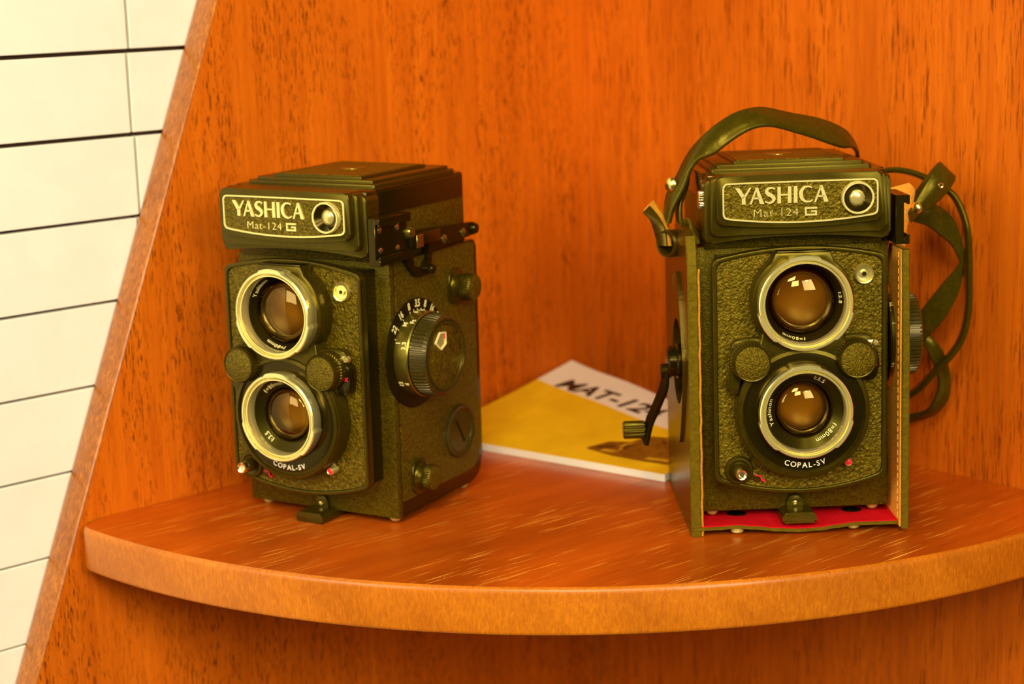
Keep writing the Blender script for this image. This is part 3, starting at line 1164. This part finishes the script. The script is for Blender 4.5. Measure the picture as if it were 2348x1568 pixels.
    b.prism([(p[0] * 0.83 - 0.6, p[1] * 0.83 + 1.2) for p in wp], S, 14.5, 14.85)
    b.build('film_index', 'bulb', gr)
    b = MB()
    b.prism([(-1.6, 7.2), (-0.3, 7.2), (-0.4, 9.6), (-1.3, 9.4)], S, 14.8, 14.98)
    b.build('red_index', 'paint_red', gr, None)

    def side_knob(y, z, r, top, name):
        Sk = frame('R', (38.2, y, z))
        bk = MB()
        bk.prism(rrect(-r * 1.25, r * 1.05, -r * 1.42, r * 1.42, r * 1.0), Sk, 0, 1.3, 0.5)
        bk.lathe([(r * 1.05, 1.2), (r * 0.92, 2.2), (r * 0.92, 4.4), (r, 4.6), (r, top - 0.6), (r - 0.5, top)], Sk, 160, lambda q, h, a: q + (0.12 * math.cos(a * 40) if h > 4.5 and q >= r - 0.01 else 0))
        kn_ = bk.build(name, 'black_paint', C)
        bk = MB()
        bk.lathe([(0, top + 0.15), (r - 0.9, top + 0.1), (r - 0.45, top - 0.05)], Sk, 40)
        bk.build('knob_leatherette', 'leatherette_fine', kn_)
    side_knob(65.3, 93.3, 5.7, 9.9, 'spool_knob')
    side_knob(31.0, 17.6, 5.5, 8.0, 'spool_knob')
    Sc = frame('R', (38.2, 63.6, 29.4))
    b = MB()
    b.lathe([(11.6, 0), (11.4, 1.5), (10.9, 1.9), (9.0, 1.2), (8.8, 0.9)], Sc, 240, lambda q, h, a: q + (0.12 * math.cos(a * 60) if q > 10.8 else 0))
    bc = b.build('battery_cover', 'ribbed', C)
    b = MB()
    b.lathe([(0, 1.1), (8.9, 1.0)], Sc, 48)
    b.build('cover_disc', 'black_paint', bc)
    b = MB()
    b.box(-6.3, 6.3, -0.75, 0.75, 0.8, 1.25, 0.2, 1, Sc @ Matrix.Rotation(R(-58), 4, 'Z'))
    b.build('coin_slot', 'deep_black', bc)

    # ---- left side: film advance crank, folded out
    Sl = frame('L', (-38.2, 32, 62.5))
    b = MB()
    b.lathe([(17.0, 0), (17.0, 0.8), (16.2, 1.3), (0, 1.3)], Sl, 64)
    b.lathe([(7.4, 1.0), (7.2, 6.6), (6.4, 7.4), (6.4, 10.2), (5.6, 11.0), (0, 11.0)], Sl, 48)
    cr = b.build('advance_crank', 'black_gloss', C)
    b = MB()
    if crank_out:
        arm = smooth_path([(-49.6, 32.5, 59.0), (-50.2, 33.0, 52.0), (-52.0, 36.0, 46.0), (-53.6, 40.0, 40.5), (-55.8, 43.5, 34.0), (-57.6, 45.5, 25.5)], 6)
        b.ribbon([p + Vector((0.5, -3.2, -1.0)) for p in arm], [p + Vector((-0.5, 3.2, 1.0)) for p in arm], 2.0, 1, 30)
    else:
        b.box(-50.6, -48.9, 29.5, 34.5, 34.0, 59.0, 0.6)
    b.lathe([(0, 2.2), (2.6, 2.2), (3.0, 1.6), (3.0, -2.0)], frame('L', (-49.4, 32.5, 58.5)), 24)
    b.build('crank_arm', 'deep_black', cr)
    b = MB()
    kf = frame('L', (-57.6, 45.0, 31.0)) if crank_out else frame('R', (-48.9, 32.0, 38.5))
    b.lathe([(0, 0), (3.3, 0), (3.6, 0.6), (3.6, 8.6), (3.2, 9.2), (0, 9.2)], kf, 144, lambda q, h, a: q + (0.3 * math.cos(a * 12) if q > 3.4 else 0))
    b.build('crank_knob', 'black_paint', cr)

    # ---- bottom: feet and tripod latch
    for x, y in ((-33, 19.5), (33, 19.5), (-33, 74), (33, 74)):
        b = MB()
        b.lathe([(2.6, 3.2), (2.5, 1.6), (1.6, 0.45), (0, 0)], frame('T', (x, y, 0)), 28)
        b.build('foot', 'foot_metal', C, 60)
    b = MB()
    b.prism(round_poly([(-3.3, 2.5), (3.3, 2.5), (3.3, 6.0), (2.0, 9.0), (-2.0, 9.0), (-3.3, 6.0)], 1.6), frame('F', (0, 14.3, 0)), -0.2, 1.6, 0.5)
    la = b.build('back_latch', 'black_paint', C)
    b = MB()
    b.lathe([(0, 1.2), (0.9, 0.9), (1.3, 0)], frame('F', (0, 12.8, 5.8)), 20)
    b.build('latch_rivet', 'brass_dot', la)
    b = MB()
    b.prism(round_poly([(-7.0, -0.2), (7.0, -0.2), (6.8, 2.6), (5.6, 4.2), (-5.6, 4.2), (-6.8, 2.6)], 1.0), frame('F', (0.3, 14.3, 0)), -9, 11.2, 0.8)
    b.build('latch_bar', 'black_paint', la)
    return C


rotL = Matrix.Rotation(-0.5197, 3, 'Z')
camL = tlr('black twin-lens camera standing bare on the left, beside the slanting panel', (-89.2462, 727.9521, 0.35), rotL, 165, False)
rotR = Matrix.Rotation(0.0186, 3, 'Z') @ Matrix.Rotation(-0.0070, 3, 'Y') @ Matrix.Rotation(-0.0206, 3, 'X')
camR = tlr('black twin-lens camera on the right, held in an open leather case', (113.6515, 693.409, 5.1412), rotR, 0, True)

# ------------------------------------------------------------------ leather case with strap
case = empty('leather_case', 'worn black leather half case with red lining and strap, around the right camera', 'camera case', (113.6515, 693.409, 5.1412), rotR)
# left wall, pierced for the crank
SL = frame('L', (-40.0, 0, 0))
outl = round_poly([(-5.0, -4.6), (-5.0, 104), (-9, 116.5), (-14, 119.2), (-42, 119.6), (-52, 110), (-86.5, 100), (-86.5, -1.6)], [0.5, 5, 3, 4, 5, 8, 6, 4], 5)
b = MB()
b.prism_hole(outl, [circle(17.6, 48, -32, 62.5)], SL, 0.0, 3.4)
lwall = b.build('left_side', 'case_leather', case)
b = MB()
ed = [(-5.0, -4.6), (-5.0, 30), (-5.0, 60), (-5.0, 90), (-5.2, 104), (-7.0, 112), (-9.8, 116.6)]
b.ribbon([(-39.2, 5.0 + (i > 4) * (-e[0] - 5.0), e[1]) for i, e in enumerate(ed)], [(-43.4, 5.0 + (i > 4) * (-e[0] - 5.0), e[1]) for i, e in enumerate(ed)], 1.6, 4, 40)
b.build('worn_edge', 'case_edge', lwall, label='olive worn front edge')
b = MB()
rg = [(-39.1 + 0.35 * math.sin(i * 2.1) * math.cos(i * 0.7), 4.3 + 0.1 * math.sin(i * 1.7), -4.4 + i * 3.4) for i in range(33)]
b.ribbon(rg, [(-38.55, q[1] + 0.4, q[2]) for q in rg], 0.9, 2, 130)
b.build('torn_edge', 'suede_edge', lwall, label='ragged tan inner edge')
b = MB()
lin = round_poly([(-8.0, -2.6), (-8.0, 112), (-40, 117), (-84, 98), (-84, -1)], 3)
b.prism_hole(lin, [circle(18, 48, -32, 62.5)], frame('L', (-39.0, 0, 0)), 0.2, 0.9)
b.build('left_lining', 'suede', lwall)
# moulded teardrop bulge round the crank opening
b = MB()
tear = []
for i in range(72):
    t = 2 * PI * i / 72
    r = 21.5 + 13 * max(0, -math.sin(t)) ** 3 + 16 * max(0, math.sin(t)) ** 3
    tear.append((-34 + 0.98 * 19.5 * math.cos(t), 62 + r * math.sin(t)))
b.prism_hole(tear, [circle(17.7, 48, -32, 62.5)], frame('L', (-43.4, 0, 0)), -0.3, 1.3)
b.build('moulded_rim', 'case_leather', lwall)
b = MB()
b.lathe([(4.4, 0), (4.2, 0.9), (3.4, 1.4), (0, 1.6)], frame('L', (-43.3, 44, 93)), 32)
b.build('snap_button', 'case_edge', lwall)
# right wall, pierced for the focusing knob
SRf = frame('R', (39.6, 0, 0))
outr = round_poly([(0.5, -3.2), (0.5, 109.8), (22, 109.8), (26, 100.8), (46, 100.8), (50, 109), (56, 109), (86.5, 100), (86.5, -1.6)], [0.5, 2, 3, 3, 3, 3, 5, 6, 4], 5)
RHOLES = [circle(23.6, 56, 31.8, 70.6), circle(9.3, 32, 64.9, 93.3), circle(9.0, 32, 30.5, 17.6)]
b = MB()
b.prism_hole(outr, RHOLES, SRf, 1.0, 4.0)
rwall = b.build('right_side', 'case_leather', case)
b = MB()
b.ribbon([(40.6, 0.4, -3.2), (40.7, 0.4, 30), (40.7, 0.4, 75), (40.4, 0.6, 109.6)], [(43.6, 0.4, -3.2), (43.7, 0.4, 30), (43.7, 0.4, 75), (43.4, 0.6, 109.6)], 1.4, 4, 40)
b.build('worn_edge', 'case_edge', rwall, label='olive worn front edge')
b = MB()
lin = [(1.0, -2.6), (1.0, 109.6), (21.5, 109.6), (25.5, 100.4), (46.5, 100.4), (51, 108.6), (84, 99.5), (84, -1.2)]
b.prism_hole(lin, RHOLES, frame('R', (39.6, 0, 0)), 0.55, 1.0)
b.build('right_lining', 'suede', rwall, label='tan suede lining')
b = MB()
for i in range(34):
    z = 0.5 + i * 3.2
    b.box(39.85, 40.25, 4.2, 4.65, z, z + 2.2, 0.1, 1)
b.build('stitching', 'stitch', rwall, None, 'pale thread stitches')
# back
b = MB()
b.prism(round_poly([(-43.2, -1.6), (43.4, -1.6), (43.4, 101), (20, 106), (-20, 106), (-43.2, 101)], 4), frame('F', (0, 84.3, 0)), -3.2, -0.2, 0.8, 2, True)
b.build('case_back', 'case_leather', case)


FRONT = [(-45, -0.3), (-40, -0.1), (-32, 0.1), (-25, 0.45), (-18, -0.15), (-9, -1.2), (0, -1.75), (8, -1.6), (15, -0.8), (22.5, -0.1), (31, -0.25), (45, -0.35)]


def floor_z(x, y):
    f = max(0.0, min(1.0, (22 - y) / 17.0))
    f = f * f * (3 - 2 * f)
    for (xa, za), (xb, zb) in zip(FRONT, FRONT[1:]):
        if xa <= x <= xb:
            t = (x - xa) / (xb - xa)
            t = t * t * (3 - 2 * t)
            zf = za + (zb - za) * t
            break
    return -0.35 * (1 - f) + (zf - 0.35) * f


def sheet(nx, ny, x0, x1, y0, y1, zf, th):
    bb = bmesh.new()
    top = [[bb.verts.new((x0 + (x1 - x0) * i / nx, y0(x0 + (x1 - x0) * i / nx) + (y1 - y0(x0 + (x1 - x0) * i / nx)) * j / ny, 0)) for j in range(ny + 1)] for i in range(nx + 1)]
    bot = []
    for col in top:
        cb = []
        for v in col:
            v.co.z = zf(v.co.x, v.co.y)
            cb.append(bb.verts.new((v.co.x, v.co.y, v.co.z - th)))
        bot.append(cb)
    for i in range(nx):
        for j in range(ny):
            bb.faces.new((top[i][j], top[i + 1][j], top[i + 1][j + 1], top[i][j + 1]))
            bb.faces.new((bot[i][j], bot[i][j + 1], bot[i + 1][j + 1], bot[i + 1][j]))
    for i in range(nx):
        bb.faces.new((top[i][0], bot[i][0], bot[i + 1][0], top[i + 1][0]))
        bb.faces.new((top[i][ny], top[i + 1][ny], bot[i + 1][ny], bot[i][ny]))
    for j in range(ny):
        bb.faces.new((top[0][j], top[0][j + 1], bot[0][j + 1], bot[0][j]))
        bb.faces.new((top[nx][j], bot[nx][j], bot[nx][j + 1], top[nx][j + 1]))
    return bb


def front_y(x):
    return 3.2 - 0.5 * math.cos(x / 43 * PI)


b = MB()
b.merge(sheet(48, 30, -42.8, 43.2, front_y, 86, lambda x, y: floor_z(x, y) - 0.35, 1.3))
cf = b.build('case_floor', 'case_edge', case)
b = MB()
b.merge(sheet(48, 30, -39.3, 40.2, lambda x: front_y(x) + 0.5, 84, lambda x, y: floor_z(x, y) + 0.02, 0.4))
b.build('red_lining', 'felt_red', cf, label='bright red felt lining')
for x, y in ((-22.8, 21.0), (24.8, 20.7), (-22.8, 70), (24.8, 70)):
    b = MB()
    zt = floor_z(x, y)
    b.lathe([(0, zt + 0.28), (1.6, zt + 0.26), (3.6, zt + 0.2), (4.2, zt)], frame('T', (x, y, 0)), 28)
    b.build('floor_stud', 'deep_black', cf)
for x, y in ((-24.5, 7.2), (22.9, 8.6), (-24.5, 72), (22.9, 72)):
    b = MB()
    zt = floor_z(x, y)
    gz = -(5.1412 + 0.007 * x - 0.0206 * y) + 0.12
    b.lathe([(0, gz), (1.6, gz + 0.3), (2.6, gz + 1.1), (2.8, zt - 1.5)], frame('T', (x, y, 0)), 24)
    b.build('stud_foot', 'foot_metal', cf)
b = MB()
for i in range(24):
    y = 6 + i * 3.3
    b.box(-43.62, -43.3, y, y + 2.0, -1.6, -1.15, 0.1, 1)
b.build('base_stitching', 'case_edge', lwall, None)

# strap: one leather band in several turns
b = MB()
A_top = [(-47.5, 43, 122.3), (-46.1, 43, 131.4), (-41.9, 42, 138.7), (-39.4, 42, 143.5), (-35.2, 42, 149.9), (-31.1, 41, 154.3), (-26.2, 41, 158.2), (-21.1, 42, 161.2), (-16, 43, 163.2), (-10, 45, 164.1), (-5.7, 46, 163.9), (0.8, 48, 162.3), (7.3, 50, 160.7), (16.2, 53, 158.8), (23, 56, 156.5), (29.1, 59, 153.4), (33, 62, 149.7), (36.2, 68, 146.2), (39.6, 76, 141.0), (41.2, 84, 135.0), (42.5, 92, 129.0)]
A_bot = [(-46.8, 35, 119.1), (-44.6, 35, 125.6), (-41.7, 35, 130.4), (-39.4, 35, 135.2), (-37.6, 35, 140.4), (-34.2, 35, 144.6), (-28, 35, 146.6), (-23, 35, 150.2), (-17.2, 36, 153.8), (-11.3, 37, 156.3), (-5.8, 38, 156.9), (-0.2, 40, 155.9), (5.9, 42, 153.9), (13, 45, 151.4), (19.3, 48, 148.9), (25.3, 51, 146.6), (28.9, 54, 145.6), (31.8, 58, 145.2), (34.8, 66, 144.2), (37.8, 74, 141.2), (39.6, 82, 134), (40.6, 88, 127.0)]
b.ribbon(A_top, A_bot, 2.1, 6, 90)
st = b.build('strap', 'strap_leather', case, 50, 'black leather carrying strap')
b = MB()
b.ribbon([(-38.6, 44, 142.3), (-38.8, 44, 136.7), (-39.8, 44, 131.8), (-42, 43, 127.9), (-43, 42, 123.9), (-42.6, 40, 117)], [(-38.4, 38, 141.2), (-38.6, 38, 135.2), (-39.9, 38, 130.8), (-41.2, 38, 127.2), (-41.7, 37, 123.6), (-41.3, 36, 117)], 1.8, 6, 30)
b.build('strap_fold', 'strap_leather', st, 50)
# outer turn, seen edge-on
R1 = [(42.5, 86, 128.5), (50.6, 84, 132), (55.6, 80, 133.3), (61.5, 74, 132.5), (66.6, 68, 130.4), (75.8, 64, 124.6), (80, 62, 117.5), (82.1, 60, 109), (83, 60, 98.1), (83.2, 60, 87.1), (83.5, 61, 75.9), (82.4, 62, 66.2), (80.1, 64, 58.5), (76.1, 68, 51.2), (71, 74, 43.4), (66.3, 82, 35), (58, 94, 27), (40, 98, 22)]
b = MB()
b.ribbon([(p[0] - 0.6, p[1] - 4.2, p[2] + 0.4) for p in R1], [(p[0] + 0.6, p[1] + 4.2, p[2] - 0.6) for p in R1], 2.4, 6, 80)
b.build('strap_turn', 'strap_leather', st, 50)
# loop folded over at the right
b = MB()
b.ribbon([(52.6, 39.5, 119.8), (55.2, 41, 123.6), (58, 42, 128), (61.5, 43, 133), (65, 46, 137.6), (67.2, 50, 138.6), (66.5, 54, 136.5), (62.0, 56, 130), (57.5, 57, 123)],
         [(53.6, 40, 115.2), (56.2, 41, 117.4), (60, 42, 119.6), (65.3, 43, 122.9), (70.5, 45, 127.6), (74, 49, 131.6), (73.0, 55, 130.5), (67.5, 57, 124), (61, 58, 117)], 1.8, 6, 60)
b.build('strap_turn', 'strap_leather', st, 50)
b = MB()
b.lathe([(0.55, 0.2), (0.9, 0.35), (1.2, 0.1)], Matrix.Translation((66.3, 42.3, 129.7)) @ frame('F', (0, 0, 0)), 20)
b.build('strap_hole', 'brass_dot', st)
b = MB()
b.ribbon([(57, 55, 121.4), (65.3, 56, 121), (70.9, 57, 118.5), (76.2, 58, 113.1), (79.4, 59, 105.7), (80.6, 60, 99), (78.3, 61, 93), (72.7, 63, 85.7), (67.7, 66, 78.1), (63.4, 70, 70.7), (59, 80, 62), (50, 92, 55), (34, 95, 48)],
         [(58.4, 55, 113.4), (64, 56, 111.5), (69.5, 58, 107.5), (74.9, 59, 102.8), (78.8, 60, 96.2), (80.6, 61, 90.4), (80, 62, 83), (77.5, 63, 76.5), (72.9, 65, 68.0), (66.7, 71, 59.1), (61, 81, 50.0), (51, 93, 44), (35, 96, 38)], 1.8, 6, 70)
b.build('strap_turn', 'strap_leather', st, 50)
b = MB()
b.ribbon([(34, 92, 80), (48, 91, 74), (58, 82, 67), (66.7, 72, 57.6), (70.7, 73, 50.4), (73.2, 74, 44.8), (74.3, 75, 37.7), (71.4, 78, 28), (67.6, 84, 24.1), (58, 93, 21.7), (40, 97, 24)],
         [(36, 91, 88), (50, 90, 82), (62, 80, 73), (70.4, 72, 61.2), (75.9, 73, 54), (79.2, 74, 44.6), (79.9, 75, 36.8), (78.9, 78, 30), (73.7, 84, 22.7), (60, 94, 16.5), (40, 98, 15)], 1.8, 6, 50)
b.build('strap_turn', 'strap_leather', st, 50)
# tan tabs, rivets, eyelet
b = MB()
b.ribbon([(45.0, 38, 100), (46.4, 38, 107), (46.6, 38, 116), (46.6, 38, 124), (44.6, 38, 128.4), (44.2, 38, 130.0)], [(50.2, 41, 100), (51.2, 41, 106), (52.3, 42, 114), (55.0, 43, 123.5), (55.6, 43.5, 128.5), (53.0, 43, 131.2)], 1.6, 6, 40)
b.build('strap_tab', 'suede', rwall, 50, 'tan suede strap tab')
b = MB()
b.lathe([(0, 1.6), (1.6, 1.3), (2.5, 0.5), (2.6, 0)], Matrix.Translation((55.6, 40.2, 121.0)) @ Matrix.Rotation(R(-38), 4, 'Z') @ frame('F', (0, 0, 0)), 28)
b.build('strap_rivet', 'brass_dot', st, 60, 'brass strap rivet')
b = MB()
b.lathe([(0, 1.8), (2.2, 1.4), (3.2, 0.5), (3.3, 0)], Matrix.Translation((-45.3, 40.0, 134.4)) @ Matrix.Rotation(R(-50), 4, 'Z') @ frame('F', (0, 0, 0)), 28)
b.build('strap_rivet', 'brass_dot', st, 60, 'bright strap rivet')
# curled flap on the left with its metal-lined eyelet
b = MB()
b.ribbon([(-55.6, 51, 122.6), (-53.2, 49, 120.2), (-51.6, 48, 116.5), (-50.6, 47, 112.0), (-49.4, 45, 109)], [(-51.0, 54, 126.6), (-48.4, 48, 122.6), (-46.4, 44, 118.4), (-45.6, 42, 113.5), (-45.4, 41, 109)], 1.7, 6, 30)
fl = b.build('curled_flap', 'suede_edge', lwall, 50, 'curled tan leather flap')
b = MB()
b.ribbon([(-55.9, 50.2, 122.0), (-53.6, 48.2, 119.6), (-52.2, 47.2, 116.0), (-51.2, 46.2, 112.0), (-50.2, 44.2, 109)], [(-52.6, 52.0, 124.8), (-50.0, 47, 121.2), (-48.0, 43.6, 117.2), (-47.2, 42.0, 113.0), (-47.0, 41, 109)], 1.2, 6, 30)
b.build('flap_underside', 'case_leather', fl, 50)
b = MB()
ef = Matrix.Translation((-46.2, 43.0, 109.8)) @ Matrix.Rotation(R(-52), 4, 'Z') @ frame('F', (0, 0, 0))
b.lathe([(4.6, -2.6), (5.8, -2.2), (6.0, 1.2), (5.3, 2.2), (4.5, 2.0), (4.3, 1.0), (4.3, -2.6)], ef, 40)
ey = b.build('eyelet', 'case_leather', lwall)
b = MB()
b.lathe([(0, -1.5), (4.35, -1.5)], ef, 32)
b.build('eyelet_opening', 'deep_black', ey)
b = MB()
b.ribbon([(-40.6, 14, 119.0), (-40.2, 22, 122.0), (-41, 30, 121.6), (-42, 40, 117)], [(-37.6, 12, 113.4), (-37.2, 21, 117.0), (-38, 30, 117.0), (-40, 40, 114)], 1.4, 6, 24)
b.build('inner_flap', 'case_edge', lwall, 50)

# ------------------------------------------------------------------ manual leaning in the corner
EA = Vector((-13.7585, 837.855, 0))
EE = Vector((0.79572, -0.60567, 0))
EG = Vector((0.60567, 0.79572, 0))
man = empty('instruction_manual', 'gold and white camera manual lying in the corner between the two cameras', 'booklet', (26, 830, 0))


def back_g(e):
    return 100.0 - 0.325 * (e + 22.6)


def man_pt(e, v, lift=0.0):
    """v runs 0 at the front edge to 1 at the back edge; e is measured along the front edge"""
    g = v * back_g(e)
    ee = e + 0.155 * g if False else e + (g / 100.0) * 14.0 * max(0.0, 1 - (e + 38) / 140.0)
    z = 3.5 + 0.178 * g - 1.1 * math.sin(PI * v) + 0.35 * math.sin(e * 0.09) * v
    return EA + EE * ee + EG * g + Vector((0, 0, z + lift)) - Vector((26, 830, 0))


E0, E1 = -37.5, 101.0


def man_sheet(v0, v1, lift, th, e0=E0, e1=E1, ne=40, nv=24):
    bb = bmesh.new()
    def vv(v):
        return v(0) if callable(v) else v
    top, bot = [], []
    for i in range(ne + 1):
        e = e0 + (e1 - e0) * i / ne
        a = v0(e) if callable(v0) else v0
        c = v1(e) if callable(v1) else v1
        rt_, rb = [], []
        for j in range(nv + 1):
            p = man_pt(e, a + (c - a) * j / nv, lift)
            rt_.append(bb.verts.new(p))
            rb.append(bb.verts.new(p - Vector((0, 0, th))))
        top.append(rt_)
        bot.append(rb)
    for i in range(ne):
        for j in range(nv):
            bb.faces.new((top[i][j], top[i + 1][j], top[i + 1][j + 1], top[i][j + 1]))
            bb.faces.new((bot[i][j], bot[i][j + 1], bot[i + 1][j + 1], bot[i + 1][j]))
    for i in range(ne):
        bb.faces.new((top[i][0], bot[i][0], bot[i + 1][0], top[i + 1][0]))
        bb.faces.new((top[i][nv], top[i + 1][nv], bot[i + 1][nv], bot[i][nv]))
    for j in range(nv):
        bb.faces.new((top[0][j], top[0][j + 1], bot[0][j + 1], bot[0][j]))
        bb.faces.new((top[ne][j], bot[ne][j], bot[ne][j + 1], top[ne][j + 1]))
    return bb


def band_v(e):
    return (75.3 - 0.30 * (e + 26.9)) / back_g(e)


b = MB()
b.merge(man_sheet(0, 1, -0.05, 3.3))
b.build('page_block', 'paper_white', man, label='white page edges')
b = MB()
b.merge(man_sheet(0.004, band_v, 0.06, 0.1))
cv = b.build('gold_cover', 'paper_gold', man, label='glossy gold cover')
b = MB()
b.merge(man_sheet(band_v, 0.998, 0.06, 0.1))
cw = b.build('title_band', 'paper_white', man, label='white band along the top')


def decal(mb, pts2d, lift, th=0.05):
    """flat shape on the cover, pts in (e', g) of the unskewed cover plane"""
    bb = bmesh.new()
    lo = []
    hi = []
    for e, g in pts2d:
        e_ = e
        for _ in range(6):
            e_ = e - (g / 100.0) * 14.0 * max(0.0, 1 - (e_ + 38) / 140.0)
        p = man_pt(e_, g / back_g(e_), lift)
        hi.append(bb.verts.new(p))
        lo.append(bb.verts.new(p - Vector((0, 0, th))))
    n = len(hi)
    bb.faces.new(hi)
    bb.faces.new(lo[::-1])
    for i in range(n):
        bb.faces.new((lo[i], lo[(i + 1) % n], hi[(i + 1) % n], hi[i]))
    mb.merge(bb)


def cover_text(mb, s, e, g, ang, height, width, lift, shear=0.25):
    bb, wd = glyphs(s, height, 0.05, 0.03)
    k = width / wd
    ca, sa = math.cos(R(ang)), math.sin(R(ang))
    for v in bb.verts:
        x, y = v.co.x * k + v.co.y * shear, v.co.y
        E_, G_ = e + x * ca - y * sa, g + x * sa + y * ca
        e_ = E_
        for _ in range(6):
            e_ = E_ - (G_ / 100.0) * 14.0 * max(0.0, 1 - (e_ + 38) / 140.0)
        v.co = man_pt(e_, G_ / back_g(e_), lift + v.co.z)
    mb.merge(bb, None, False)


b = MB()
cover_text(b, 'MAT-124', -13.0, 74.6, -15.2, 9.8, 75, 0.09)
b.build('title_lettering', 'ink_black', cw, None, 'black italic title MAT-124')
b = MB()
decal(b, round_poly([(48, 13.5), (55, 24.5), (65, 27.5), (70, 36), (80, 37), (96, 30), (98, 10), (83, 9.5), (66, 10)], 2.0), 0.16)
ph = b.build('cover_picture', 'ink_brown', cv, None, 'brown picture of a camera')
b = MB()
for cx, cy, r, in ((68.5, 21.5, 5.6), (79, 28.5, 6.2)):
    decal(b, circle(r, 28, cx, cy), 0.22)
decal(b, [(56, 13), (64, 13.5), (66, 16), (58, 16)], 0.22)
decal(b, [(82, 12), (95, 13), (95, 15.5), (83, 14.5)], 0.22)
b.build('picture_rings', 'ink_brown_light', ph, None)
b = MB()
for cx, cy, r, in ((68.5, 21.5, 3.6), (79, 28.5, 4.2)):
    decal(b, circle(r, 24, cx, cy), 0.28)
decal(b, [(52, 17), (60, 22), (62, 19), (56, 15)], 0.26)
b.build('picture_lenses', 'ink_brown_deep', ph, None)
